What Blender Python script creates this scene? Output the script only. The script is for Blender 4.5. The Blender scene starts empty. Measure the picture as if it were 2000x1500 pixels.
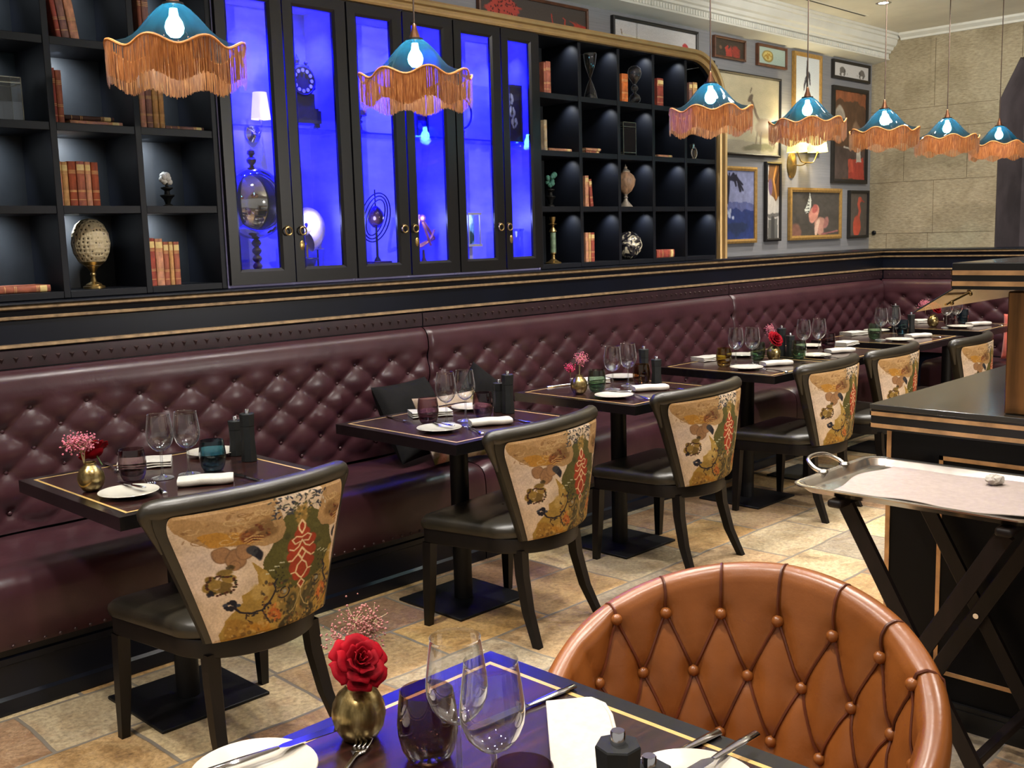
import bpy, math, random
import numpy as np
from mathutils import Vector, Matrix
random.seed(11)
RNG = np.random.default_rng(11)
C = bpy.context.scene.collection
PI = math.pi
# ------------------------------------------------------------------ camera
CAM_H, FPX = 1.476, 2042.58
YAW, PIT, ROL = math.radians(45.176), math.radians(7.966), math.radians(-1.617)
_f = Vector((math.sin(YAW)*math.cos(PIT), math.cos(YAW)*math.cos(PIT), -math.sin(PIT)))
_r0 = Vector((math.cos(YAW), -math.sin(YAW), 0)); _u0 = _r0.cross(_f)
_r = _r0*math.cos(ROL) + _u0*math.sin(ROL); _u = -_r0*math.sin(ROL) + _u0*math.cos(ROL)
cam_d = bpy.data.cameras.new('camera'); cam = bpy.data.objects.new('camera', cam_d); C.objects.link(cam)
cam.matrix_world = Matrix(((_r.x, _u.x, -_f.x, 0), (_r.y, _u.y, -_f.y, 0), (_r.z, _u.z, -_f.z, CAM_H), (0, 0, 0, 1)))
cam_d.sensor_fit = 'HORIZONTAL'; cam_d.sensor_width = 36.0; cam_d.lens = FPX/2000*36.0
cam_d.clip_start = 0.05; cam_d.clip_end = 60
bpy.context.scene.camera = cam
def ray(x, y): return _f + _r*((x-1000)/FPX) - _u*((y-750)/FPX)
def at_z(x, y, z=0.75):
    d = ray(x, y); t = (z-CAM_H)/d.z; return Vector((d.x*t, d.y*t, z))
def at_y(x, y, Y):
    d = ray(x, y); t = Y/d.y; return Vector((d.x*t, Y, CAM_H+d.z*t))
def at_x(x, y, X):
    d = ray(x, y); t = X/d.x; return Vector((X, d.y*t, CAM_H+d.z*t))
# ------------------------------------------------------------------ colour and materials
def lin(c):
    o = []
    for v in c:
        v = v/255.0
        o.append(v/12.92 if v <= 0.04045 else ((v+0.055)/1.055)**2.4)
    return o
def rgba(c): return (*lin(c), 1.0)
class NT:
    def __init__(s, name):
        s.m = bpy.data.materials.new(name); s.m.use_nodes = True
        s.t = s.m.node_tree; s.t.nodes.clear()
        s.out = s.n('ShaderNodeOutputMaterial')
    def n(s, typ, **kw):
        nd = s.t.nodes.new(typ)
        for k, v in kw.items():
            if hasattr(nd, k) and k not in nd.inputs: setattr(nd, k, v)
            else: nd.inputs[k].default_value = v
        return nd
    def l(s, a, b): s.t.links.new(a, b)
    def coord(s, kind='Object', scale=(1, 1, 1), rot=(0, 0, 0)):
        tc = s.n('ShaderNodeTexCoord'); mp = s.n('ShaderNodeMapping')
        mp.inputs['Scale'].default_value = scale; mp.inputs['Rotation'].default_value = rot
        s.l(tc.outputs[kind], mp.inputs['Vector']); return mp.outputs['Vector']
    def noise(s, vec, scale=5, detail=3, rough=.55, dist=0):
        nd = s.n('ShaderNodeTexNoise'); nd.inputs['Scale'].default_value = scale
        nd.inputs['Detail'].default_value = detail; nd.inputs['Roughness'].default_value = rough
        nd.inputs['Distortion'].default_value = dist
        s.l(vec, nd.inputs['Vector']); return nd.outputs['Fac']
    def ramp(s, fac, stops):
        nd = s.n('ShaderNodeValToRGB'); e = nd.color_ramp.elements
        while len(e) < len(stops): e.new(0.5)
        for i, (p, c) in enumerate(stops): e[i].position = p; e[i].color = rgba(c)
        s.l(fac, nd.inputs['Fac']); return nd.outputs['Color']
    def mix(s, fac, a, b, mode='MIX'):
        nd = s.n('ShaderNodeMix'); nd.data_type = 'RGBA'; nd.blend_type = mode
        if isinstance(fac, (int, float)): nd.inputs[0].default_value = fac
        else: s.l(fac, nd.inputs[0])
        for k, v in ((6, a), (7, b)):
            if isinstance(v, tuple): nd.inputs[k].default_value = v
            else: s.l(v, nd.inputs[k])
        return nd.outputs[2]
    def bump(s, h, strength=.3, dist=.01):
        nd = s.n('ShaderNodeBump'); nd.inputs['Strength'].default_value = strength; nd.inputs['Distance'].default_value = dist
        s.l(h, nd.inputs['Height']); return nd.outputs['Normal']
    def pbr(s, col, rough=.5, metal=0, spec=.5, coat=0, normal=None, emit=None, estr=0, coat_rough=.08, sheen=0, sss=0):
        b = s.n('ShaderNodeBsdfPrincipled')
        if isinstance(col, tuple): b.inputs['Base Color'].default_value = col
        else: s.l(col, b.inputs['Base Color'])
        if isinstance(rough, (int, float)): b.inputs['Roughness'].default_value = rough
        else: s.l(rough, b.inputs['Roughness'])
        b.inputs['Metallic'].default_value = metal; b.inputs['Specular IOR Level'].default_value = spec
        b.inputs['Coat Weight'].default_value = coat; b.inputs['Coat Roughness'].default_value = coat_rough
        b.inputs['Sheen Weight'].default_value = sheen
        if normal is not None: s.l(normal, b.inputs['Normal'])
        if emit is not None: b.inputs['Emission Color'].default_value = emit; b.inputs['Emission Strength'].default_value = estr
        s.l(b.outputs[0], s.out.inputs['Surface']); return b
_cache = {}
def M(name, c, rough=.5, metal=0, var=.18, nscale=18, bump=0, bscale=60, coat=0, spec=.5, stretch=(1, 1, 1), emit=None, estr=0, sheen=0):
    """plain procedural surface: base colour broken up by noise, optional bump"""
    if name in _cache: return _cache[name]
    t = NT(name); v = t.coord('Object', stretch)
    lo = tuple(max(0, x*(1-var)) for x in c); hi = tuple(min(255, x*(1+var)) for x in c)
    col = t.ramp(t.noise(v, nscale, 4), [(.3, lo), (.7, hi)])
    nm = t.bump(t.noise(v, bscale, 4), bump, .004) if bump else None
    t.pbr(col, rough, metal, spec, coat, nm, rgba(emit) if emit else None, estr, sheen=sheen)
    _cache[name] = t.m; return t.m
def glass(name, tint=(255, 255, 255), refl=.5, deep=None, zspan=None, rough=.0, edge=.0, base_r=.035, painted_glint=0):
    """thin-walled glass: clear transmission plus angle-dependent reflection; DEEP colours the thick base over ZSPAN"""
    if name in _cache: return _cache[name]
    t = NT(name); v = t.coord('Object')
    tr = t.n('ShaderNodeBsdfTransparent'); gl = t.n('ShaderNodeBsdfGlossy', Roughness=rough)
    ns = t.noise(v, 9, 2)
    base = t.ramp(ns, [(.3, tuple(x*.97 for x in tint)), (.7, tint)])
    if deep:
        sp = t.n('ShaderNodeSeparateXYZ'); t.l(v, sp.inputs[0])
        mr = t.n('ShaderNodeMapRange'); mr.inputs['From Min'].default_value = zspan[0]; mr.inputs['From Max'].default_value = zspan[1]
        t.l(sp.outputs['Z'], mr.inputs['Value'])
        base = t.mix(mr.outputs[0], rgba(deep), base)
    lw = t.n('ShaderNodeLayerWeight', Blend=.5)
    if edge:
        mr2 = t.n('ShaderNodeMath', operation='MULTIPLY'); t.l(lw.outputs['Facing'], mr2.inputs[0]); mr2.inputs[1].default_value = edge
        base = t.mix(mr2.outputs[0], base, rgba((40, 40, 44)))
    t.l(base, tr.inputs['Color'])
    pw = t.n('ShaderNodeMath', operation='POWER'); t.l(lw.outputs['Facing'], pw.inputs[0]); pw.inputs[1].default_value = 3.0
    mu = t.n('ShaderNodeMath', operation='MULTIPLY_ADD'); t.l(pw.outputs[0], mu.inputs[0]); mu.inputs[1].default_value = refl; mu.inputs[2].default_value = base_r
    ms = t.n('ShaderNodeMixShader'); t.l(mu.outputs[0], ms.inputs[0]); t.l(tr.outputs[0], ms.inputs[1]); t.l(gl.outputs[0], ms.inputs[2])
    res = ms.outputs[0]
    if painted_glint:  # diffuse white towards the edges paints in the bright outlines of the glass
        df = t.n('ShaderNodeBsdfDiffuse'); df.inputs['Color'].default_value = (.9, .9, .92, 1)
        hz = t.n('ShaderNodeMath', operation='MULTIPLY'); p5 = t.n('ShaderNodeMath', operation='POWER'); t.l(pw.outputs[0], p5.inputs[0]); p5.inputs[1].default_value = 1.8; t.l(p5.outputs[0], hz.inputs[0]); hz.inputs[1].default_value = painted_glint
        m2 = t.n('ShaderNodeMixShader'); t.l(hz.outputs[0], m2.inputs[0]); t.l(res, m2.inputs[1]); t.l(df.outputs[0], m2.inputs[2]); res = m2.outputs[0]
    t.l(res, t.out.inputs['Surface']); _cache[name] = t.m; return t.m
def q4(c):
    o = []
    for v in lin(c):
        v = max(v, .0004)**.25; o.append(255*(v*12.92 if v <= .0031308 else 1.055*v**(1/2.4)-.055))
    return tuple(o)
def painted(name, rough=.8, spec=.2, coat=0, bump=0):
    if name in _cache: return _cache[name]
    t = NT(name); a = t.n('ShaderNodeVertexColor', layer_name='Col'); v = t.coord('Object')
    g = t.ramp(t.noise(v, 160, 2), [(.3, (225, 225, 225)), (.7, (255, 255, 255))])
    nm = t.bump(t.noise(v, 500, 2), bump, .002) if bump else None
    t.pbr(t.mix(1.0, a.outputs[0], g, 'MULTIPLY'), rough, 0, spec, coat, nm); _cache[name] = t.m; return t.m
# ------------------------------------------------------------------ mesh building
class MB:
    def __init__(s): s.v = []; s.f = []; s.m = []; s.cur = 0; s.col = None
    def add(s, vs, fs):
        o = len(s.v); s.v += [tuple(p) for p in vs]; s.f += [tuple(i+o for i in f) for f in fs]; s.m += [s.cur]*len(fs); return s
    def mat(s, i): s.cur = i; return s
    def box(s, x0, x1, y0, y1, z0, z1):
        return s.add([(x0,y0,z0),(x1,y0,z0),(x1,y1,z0),(x0,y1,z0),(x0,y0,z1),(x1,y0,z1),(x1,y1,z1),(x0,y1,z1)],
                     [(3,2,1,0),(4,5,6,7),(0,1,5,4),(1,2,6,5),(2,3,7,6),(3,0,4,7)])
    def grid(s, P, cu=False, cv=False, flip=False):
        P = np.asarray(P); nu, nv = P.shape[:2]; vs = P.reshape(-1, 3).tolist(); fs = []
        for i in range(nu if cu else nu-1):
            for j in range(nv if cv else nv-1):
                a, b, c, d = i*nv+j, ((i+1) % nu)*nv+j, ((i+1) % nu)*nv+(j+1) % nv, i*nv+(j+1) % nv
                fs.append((d, c, b, a) if flip else (a, b, c, d))
        return s.add(vs, fs)
    def lathe(s, prof, n=24, c=(0, 0, 0), sx=1, sy=1, a0=0):
        o = len(s.v); vs = []; fs = []; rings = []
        for r, z in prof:
            if r < 1e-6: rings.append([len(vs)]); vs.append((c[0], c[1], c[2]+z))
            else:
                rings.append(list(range(len(vs), len(vs)+n)))
                for k in range(n):
                    a = a0+2*PI*k/n; vs.append((c[0]+r*sx*math.cos(a), c[1]+r*sy*math.sin(a), c[2]+z))
        for A, B in zip(rings, rings[1:]):
            for k in range(n):
                k2 = (k+1) % n
                if len(A) == 1 and len(B) == 1: break
                if len(A) == 1: fs.append((A[0], B[k2], B[k]))
                elif len(B) == 1: fs.append((A[k], A[k2], B[0]))
                else: fs.append((A[k], A[k2], B[k2], B[k]))
        return s.add(vs, fs)
    def tube(s, pts, r, n=8, closed=False, cap=True):
        pts = [Vector(p) for p in pts]; N = len(pts); rs = r if isinstance(r, (list, tuple)) else [r]*N
        up = Vector((0, 0, 1)); rings = []; vs = []
        for i, p in enumerate(pts):
            if closed: d = pts[(i+1) % N]-pts[i-1]
            else: d = pts[min(i+1, N-1)]-pts[max(i-1, 0)]
            d.normalize()
            if i == 0:
                e = up if abs(d.z) < .9 else Vector((1, 0, 0)); x = d.cross(e).normalized()
            else: x = (x-d*x.dot(d)).normalized()
            y = d.cross(x)
            for k in range(n):
                a = 2*PI*k/n; vs.append(p+(x*math.cos(a)+y*math.sin(a))*rs[i])
        fs = []
        for i in range(N if closed else N-1):
            j = (i+1) % N
            for k in range(n): fs.append((i*n+k, i*n+(k+1) % n, j*n+(k+1) % n, j*n+k))
        if cap and not closed:
            fs.append(tuple(range(n-1, -1, -1))); fs.append(tuple((N-1)*n+k for k in range(n)))
        return s.add(vs, fs)
    def prism(s, poly, h0, h1, f=lambda a, b, h: (a, b, h)):
        n = len(poly); vs = [f(a, b, h0) for a, b in poly]+[f(a, b, h1) for a, b in poly]
        fs = [tuple(range(n-1, -1, -1)), tuple(range(n, 2*n))]+[(i, (i+1) % n, n+(i+1) % n, n+i) for i in range(n)]
        return s.add(vs, fs)
    def ball(s, c, r, n=10, m=6, sz=1):
        return s.lathe([(r*math.sin(PI*k/m) if 0 < k < m else 0, -r*sz*math.cos(PI*k/m)) for k in range(m+1)], n, c)
    def move(s, mat, start=0):
        for i in range(start, len(s.v)): s.v[i] = tuple(mat @ Vector(s.v[i]))
        return s
    def build(s, name, mats, parent=None, angle=40, bevel=0, loc=None, rz=0, segs=2, colors=None, recalc=True):
        me = bpy.data.meshes.new(name); me.from_pydata(s.v, [], s.f)
        for m in (mats if isinstance(mats, (list, tuple)) else [mats]): me.materials.append(m)
        me.polygons.foreach_set('material_index', s.m)
        me.polygons.foreach_set('use_smooth', [True]*len(s.f))
        if recalc:
            import bmesh
            bm = bmesh.new(); bm.from_mesh(me); bmesh.ops.recalc_face_normals(bm, faces=bm.faces); bm.to_mesh(me); bm.free()
        me.set_sharp_from_angle(angle=math.radians(angle))
        if colors is not None:
            at = me.color_attributes.new('Col', 'FLOAT_COLOR', 'POINT')
            at.data.foreach_set('color', np.concatenate([colors, np.ones((len(colors), 1))], 1).astype(np.float32).ravel())
        ob = bpy.data.objects.new(name, me); C.objects.link(ob)
        if parent is not None: ob.parent = parent
        if loc is not None: ob.location = loc
        ob.rotation_euler.z = rz
        if bevel:
            bv = ob.modifiers.new('bevel', 'BEVEL'); bv.width = bevel; bv.segments = segs; bv.limit_method = 'ANGLE'; bv.angle_limit = math.radians(35)
        return ob
def tag(o, label, cat, group=None, kind=None):
    o['label'] = label; o['category'] = cat
    if group: o['group'] = group
    if kind: o['kind'] = kind
    return o
def thing(name, label, cat, loc=(0, 0, 0), rz=0, group=None):
    o = bpy.data.objects.new(name, None); C.objects.link(o); o.empty_display_size = .1
    o.location = loc; o.rotation_euler.z = rz
    return tag(o, label, cat, group)
def struct(o): o['kind'] = 'structure'; return o
def copy_tree(o, parent=None):
    c = o.copy(); C.objects.link(c); c.parent = parent
    for ch in o.children: copy_tree(ch, c)
    return c
def dup(o, loc, rz=0, label=None, group=None, cat=None):
    c = copy_tree(o); c.location = loc; c.rotation_euler.z = rz
    if label: c['label'] = label
    if group: c['group'] = group
    if cat: c['category'] = cat
    return c
class Stock:
    """first call hands out the original, later calls copies of it"""
    def __init__(s, root): s.root = root; s.used = False
    def put(s, loc, rz, label, group=None):
        if not s.used:
            s.used = True; o = s.root; o.location = loc; o.rotation_euler.z = rz; o['label'] = label
            if group: o['group'] = group
            return o
        return dup(s.root, loc, rz, label, group)
def spline(pts, n):
    """Catmull-Rom through pts"""
    P = [Vector(p) for p in pts]; P = [P[0]*2-P[1]]+P+[P[-1]*2-P[-2]]; out = []
    segs = len(P)-3
    for k in range(n):
        t = k/(n-1)*segs; i = min(int(t), segs-1); t -= i; a, b, c, d = P[i:i+4]
        out.append(.5*((2*b)+(c-a)*t+(2*a-5*b+4*c-d)*t*t+(3*b-a-3*c+d)*t**3))
    return out
# ------------------------------------------------------------------ little painter for prints and printed fabric
def fieldnoise(h, w, cells, seed):
    r = np.random.default_rng(seed); tot = np.zeros((h, w)); amp = 1
    for o in range(3):
        n = cells*2**o; g = r.random((n+2, n+2)); y = np.linspace(0, n, h); x = np.linspace(0, n, w)
        yi = y.astype(int); xi = x.astype(int); fy = (y-yi)[:, None]; fx = (x-xi)[None]
        fy = fy*fy*(3-2*fy); fx = fx*fx*(3-2*fx)
        a = g[np.ix_(yi, xi)]; b = g[np.ix_(yi, xi+1)]; c = g[np.ix_(yi+1, xi)]; d = g[np.ix_(yi+1, xi+1)]
        tot += amp*((a*(1-fx)+b*fx)*(1-fy)+(c*(1-fx)+d*fx)*fy-.5); amp *= .5
    return tot
class Art:
    def __init__(s, w, h, bg, asp=1.0, seed=1):
        s.w, s.h, s.asp = w, h, asp; s.a = np.ones((h, w, 3))*np.array(bg, float)
        Y, X = np.mgrid[0:h, 0:w]; s.x = (X+.5)/w; s.y = (Y+.5)/h
        s.n1 = fieldnoise(h, w, 6, seed); s.n2 = fieldnoise(h, w, 6, seed+50); s.n3 = fieldnoise(h, w, 16, seed+99)
    def put(s, mask, c, al=1.0):
        m = np.clip(mask, 0, 1)[..., None]*al; s.a = s.a*(1-m)+np.array(c, float)*m; return s
    def ell(s, cx, cy, rx, ry, c, warp=0, soft=.12, rot=0, al=1.0):
        x = s.x-cx+s.n1*warp; y = (s.y-cy+s.n2*warp)
        if rot: x, y = x*math.cos(rot)+y*math.sin(rot), -x*math.sin(rot)+y*math.cos(rot)
        d = np.sqrt((x/rx)**2+(y/ry)**2); return s.put((1-d)/soft+.5, c, al)
    def poly(s, pts, c, warp=0, al=1.0):
        x = s.x+s.n1*warp; y = s.y+s.n2*warp; ins = np.zeros(x.shape, bool); n = len(pts)
        for i in range(n):
            x1, y1 = pts[i]; x2, y2 = pts[(i+1) % n]
            k = ((y1 > y) != (y2 > y)) & (x < (x2-x1)*(y-y1)/(y2-y1+1e-12)+x1); ins ^= k
        return s.put(ins.astype(float), c, al)
    def line(s, pts, wd, c, warp=0, al=1.0):
        x = s.x+s.n1*warp; y = s.y+s.n2*warp; d = np.full(x.shape, 9.0)
        for (x1, y1), (x2, y2) in zip(pts, pts[1:]):
            dx, dy = (x2-x1)*s.asp, y2-y1; L = dx*dx+dy*dy+1e-12
            t = np.clip(((x-x1)*s.asp*dx+(y-y1)*dy)/L, 0, 1)
            d = np.minimum(d, np.hypot((x-x1)*s.asp-t*dx, y-y1-t*dy))
        return s.put((wd-d)/(wd*.5)+.5, c, al)
    def mottle(s, amt): s.a = np.clip(s.a*(1+amt*(s.n3+s.n1*.6)[..., None]), 0, 255); return s
    def colors(s):
        a = np.clip(s.a/255, 0, 1); return np.where(a <= .04045, a/12.92, ((a+.055)/1.055)**2.4)
def spiral(cx, cy, r, turns=1.6, a0=0, n=26, sx=1, asp=1.0):
    return [(cx+sx*r*(1-k/n)*math.cos(a0+turns*2*PI*k/n)/asp, cy+r*(1-k/n)*math.sin(a0+turns*2*PI*k/n)) for k in range(n)]
# ------------------------------------------------------------------ materials
m_black = M('black_lacquer', (15, 14, 15), .36, spec=.4, nscale=6)
m_shelf = M('shelf_paint', (15, 18, 26), .48, nscale=5, spec=.3)
m_dado = M('dado_paint', (9, 13, 24), .3, spec=.4, nscale=3)
m_gold = M('gilt_line', (142, 118, 88), .45, .35, nscale=30)
m_brassbar = M('brass_cornice', (176, 146, 98), .42, .55, nscale=8, var=.06)
m_brass = M('aged_brass', (170, 144, 92), .3, .9, nscale=20)
m_bronze = M('bronze_column', (120, 84, 48), .3, .75, nscale=4, stretch=(6, 6, .5), var=.3)
m_steel = M('polished_steel', (215, 215, 220), .12, 1.0, nscale=15, var=.08)
m_silver = M('silver_plate', (200, 194, 184), .2, .95, nscale=10, var=.12)
m_matteblack = M('matte_black', (14, 14, 14), .55, spec=.3, nscale=30)
m_millblack = M('mill_black', (22, 23, 23), .6, spec=.35, nscale=40)
m_iron = M('black_iron', (9, 9, 12), .5, spec=.3, nscale=12, bump=.1)
m_white = M('white_china', (184, 176, 163), .14, var=.03, spec=.6)
m_linen = M('white_linen', (184, 176, 166), .85, var=.04, nscale=60, bump=.25, bscale=250)
m_traylinen = M('tray_linen', (158, 144, 136), .85, var=.04, nscale=60, bump=.2, bscale=250)
m_paper = M('book_pages', (206, 186, 150), .85, var=.1, nscale=60, stretch=(8, 1, 1))
m_plaster = M('ceiling_plaster', (226, 222, 208), .8, var=.03, nscale=4)
m_cornice = M('cornice_plaster', (214, 214, 206), .7, var=.03, nscale=4)
m_bulb = M('lit_bulb', (255, 255, 255), .4, var=.0, emit=(215, 246, 255), estr=70)
m_downl = M('downlight_lens', (255, 255, 255), .4, var=0, emit=(255, 250, 235), estr=14)
m_led = M('led_lens', (255, 255, 255), .4, var=0, emit=(230, 238, 255), estr=5)
m_chairleather = M('chair_leather', (34, 30, 22), .36, nscale=12, var=.2, bump=.12, bscale=220, spec=.5)
m_chairwood = M('dark_chair_wood', (13, 9, 8), .42, spec=.3, nscale=10, stretch=(4, 4, .6), var=.25)
m_traywood = M('dark_stand_wood', (22, 15, 14), .5, spec=.3, nscale=10, stretch=(4, 4, .6), var=.25)
m_coral = M('coral_cloth', (176, 74, 58), .8, sheen=.3)
m_pillow = M('charcoal_fabric', (15, 14, 15), .9, nscale=50, bump=.3, bscale=300, spec=.2)
m_rosered = M('rose_petal', (122, 0, 16), .75, nscale=30, var=.25, spec=.12)
m_pink = M('dried_pink', (190, 104, 122), .8, nscale=60, var=.25)
m_dusty = M('dusty_pink', (170, 112, 106), .85, nscale=60, var=.2)
m_magenta = M('dried_magenta', (170, 40, 80), .8, nscale=60, var=.25)
m_stem = M('dried_stem', (150, 132, 96), .8)
m_cord = M('lamp_cord', (62, 46, 34), .7)
m_bronzecap = M('copper_cap', (110, 74, 52), .35, .8)
m_fabricpaint = painted('printed_velvet', .75, .25, 0, .15)
m_glazed = painted('glazed_print', .4, .3, 1.0)
m_print = painted('framed_print', .55, .3, .25)
m_ornwhite = M('white_coral', (226, 226, 220), .7, bump=.6, bscale=60)
m_orngreen = M('verdigris_coral', (70, 122, 108), .75, bump=.6, bscale=60)
m_lightwood = M('turned_wood', (156, 124, 98), .5, nscale=14, stretch=(4, 4, .5), var=.3)
m_darkwood = M('walnut', (58, 36, 24), .45, nscale=10, stretch=(4, 4, .6), var=.3)
def leather_mat(name, c, hi, rough=.34, nscale=7):
    t = NT(name); v = t.coord('Object')
    col = t.ramp(t.noise(v, nscale, 5, .6), [(.25, c), (.75, hi)])
    wr = t.n('ShaderNodeTexVoronoi'); wr.inputs['Scale'].default_value = 230; t.l(v, wr.inputs['Vector'])
    big = t.noise(v, 11, 3, .6, .6)
    h = t.n('ShaderNodeMath', operation='MULTIPLY_ADD'); t.l(wr.outputs['Distance'], h.inputs[0]); h.inputs[1].default_value = .06; t.l(big, h.inputs[2])
    rg = t.n('ShaderNodeMapRange'); rg.inputs['To Min'].default_value = rough-.06; rg.inputs['To Max'].default_value = rough+.1; t.l(big, rg.inputs['Value'])
    t.pbr(col, rg.outputs[0], 0, .5, 0, t.bump(h.outputs[0], .13, .010)); return t.m
m_burg = leather_mat('burgundy_leather', (50, 26, 32), (64, 35, 41), .31)
m_burgdark = M('dark_burgundy_band', (38, 22, 27), .4, bump=.1)
m_tan = leather_mat('tan_leather', (112, 62, 24), (138, 80, 34), .3, 5)
m_tanwelt = M('tan_welting', (84, 38, 16), .4)
def wood_top(name, cs, rough, coat, sc=(2.0, 46, 2)):
    t = NT(name); v = t.coord('Object', sc)
    g = t.noise(v, 1.6, 6, .65, .35)
    col = t.ramp(g, [(.28, cs[0]), (.5, cs[1]), (.72, cs[2])])
    t.pbr(col, rough, 0, .5, coat, t.bump(g, .06, .002), coat_rough=.2); return t.m
m_rosewood = wood_top('rosewood_panel', ((18, 8, 8), (40, 18, 15), (68, 33, 27)), .24, 1.0)
m_ebony = wood_top('black_border_wood', ((8, 8, 9), (13, 12, 13), (22, 21, 21)), .22, .8)
m_inlay = M('gold_inlay', (212, 172, 104), .35, .35, var=.08)
def floor_mat():
    t = NT('flagstone'); v = t.coord('Object')
    def brick(w, h, off, sq):
        b = t.n('ShaderNodeTexBrick'); b.offset = off; b.squash = sq; b.offset_frequency = 2; b.squash_frequency = 3
        b.inputs['Scale'].default_value = 1; b.inputs['Mortar Size'].default_value = .009; b.inputs['Mortar Smooth'].default_value = .5
        b.inputs['Brick Width'].default_value = w; b.inputs['Row Height'].default_value = h; b.inputs['Bias'].default_value = 0
        b.inputs['Color1'].default_value = (0, 0, 0, 1); b.inputs['Color2'].default_value = (1, 1, 1, 1); b.inputs['Mortar'].default_value = (.5, .5, .5, 1)
        nz = t.n('ShaderNodeTexNoise'); nz.inputs['Scale'].default_value = 3.5; t.l(v, nz.inputs['Vector'])
        ad = t.n('ShaderNodeVectorMath', operation='MULTIPLY_ADD'); ad.inputs[1].default_value = (.035, .035, 0); t.l(nz.outputs['Color'], ad.inputs[0]); t.l(v, ad.inputs[2])
        t.l(ad.outputs[0], b.inputs['Vector']); return b
    b = brick(.52, .34, .42, .72)
    sp = t.n('ShaderNodeSeparateColor'); t.l(b.outputs['Color'], sp.inputs[0])
    stone = t.ramp(sp.outputs[0], [(.05, (150, 132, 112)), (.28, (190, 158, 108)), (.5, (146, 118, 98)), (.72, (206, 188, 152)), (.95, (150, 142, 130))])
    big = t.noise(v, 4.5, 5, .65, .8); fine = t.noise(v, 55, 4, .7)
    stone = t.mix(.85, stone, t.ramp(big, [(.25, (140, 124, 112)), (.40, (222, 206, 182)), (.55, (255, 250, 236)), (.8, (204, 166, 128))]), 'MULTIPLY')
    stone = t.mix(.6, stone, t.ramp(fine, [(.32, (112, 102, 92)), (.62, (255, 252, 244))]), 'MULTIPLY')
    vein = t.ramp(t.noise(v, 7, 6, .7, 1.6), [(.47, (0, 0, 0)), (.5, (90, 80, 62)), (.53, (0, 0, 0))])
    stone = t.mix(.7, stone, vein, 'ADD')
    col = t.mix(b.outputs['Fac'], stone, rgba((112, 104, 92)))
    hb = t.n('ShaderNodeMath', operation='MULTIPLY_ADD'); t.l(b.outputs['Fac'], hb.inputs[0]); hb.inputs[1].default_value = -.9; t.l(big, hb.inputs[2])
    hh = t.n('ShaderNodeMath', operation='MULTIPLY_ADD'); t.l(fine, hh.inputs[0]); hh.inputs[1].default_value = .3; t.l(hb.outputs[0], hh.inputs[2])
    rr = t.n('ShaderNodeMapRange'); rr.inputs['To Min'].default_value = .34; rr.inputs['To Max'].default_value = .62; t.l(big, rr.inputs['Value'])
    t.pbr(col, rr.outputs[0], 0, .45, 0, t.bump(hh.outputs[0], .35, .008)); return t.m
m_floor = floor_mat()
def stonewall_mat():
    t = NT('limestone'); v = t.coord('Object')
    a = t.noise(v, 2.2, 5, .6, .4); f = t.noise(t.coord('Object', (1, 1, 4)), 26, 5, .7)
    col = t.mix(.75, t.ramp(a, [(.3, (154, 144, 120)), (.55, (182, 172, 148)), (.75, (170, 162, 140))]), t.ramp(f, [(.3, (176, 168, 158)), (.7, (255, 252, 246))]), 'MULTIPLY')
    t.pbr(col, .8, 0, .25, 0, t.bump(f, .4, .008)); return t.m
m_stone = stonewall_mat()
m_joint = M('stone_joint', (112, 100, 80), .9)
def greywall_mat():
    t = NT('grey_wallcovering'); v = t.coord('Object', (1, 1, 1)); w = t.coord('Object', (.6, 1, 40))
    col = t.ramp(t.noise(w, 6, 4, .6), [(.3, (120, 121, 125)), (.7, (136, 136, 139))])
    t.pbr(col, .65, 0, .3, 0, t.bump(t.noise(w, 9, 3), .1, .004)); return t.m
m_greywall = greywall_mat()
m_cabin = M('cabinet_lining', (150, 148, 196), .6, nscale=3, var=.12, stretch=(1, 1, 3))
m_pane = glass('cabinet_pane', (250, 252, 255), .55)
m_clear = glass('clear_glass', (253, 254, 255), 2.0, edge=.08, base_r=.11, painted_glint=.5, rough=.015)
m_clearthick = glass('ornament_glass', (236, 240, 242), 1.5, edge=.2, base_r=.07, painted_glint=.5)
m_shelfglass = glass('glass_shelf', (196, 204, 255), .9)
def teal_mat():
    t = NT('teal_shade_glass'); v = t.coord('Object'); n = t.noise(v, 14, 3)
    lw = t.n('ShaderNodeLayerWeight', Blend=.4)
    tr = t.n('ShaderNodeBsdfTransparent'); t.l(t.mix(lw.outputs['Facing'], rgba((110, 184, 196)), rgba((16, 58, 82))), tr.inputs['Color'])
    tl = t.n('ShaderNodeBsdfTranslucent'); t.l(t.ramp(n, [(.3, (6, 48, 66)), (.7, (14, 74, 92))]), tl.inputs['Color'])
    df = t.n('ShaderNodeBsdfDiffuse'); df.inputs['Color'].default_value = rgba((14, 70, 92))
    gl = t.n('ShaderNodeBsdfGlossy', Roughness=.06)
    a = t.n('ShaderNodeMixShader'); a.inputs[0].default_value = .30; t.l(tr.outputs[0], a.inputs[1]); t.l(tl.outputs[0], a.inputs[2])
    b = t.n('ShaderNodeMixShader'); b.inputs[0].default_value = .12; t.l(a.outputs[0], b.inputs[1]); t.l(df.outputs[0], b.inputs[2])
    mu = t.n('ShaderNodeMath', operation='MULTIPLY_ADD'); t.l(lw.outputs['Facing'], mu.inputs[0]); mu.inputs[1].default_value = .35; mu.inputs[2].default_value = .02
    c = t.n('ShaderNodeMixShader'); t.l(mu.outputs[0], c.inputs[0]); t.l(b.outputs[0], c.inputs[1]); t.l(gl.outputs[0], c.inputs[2]); t.l(c.outputs[0], t.out.inputs['Surface']); return t.m
m_teal = teal_mat()
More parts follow.
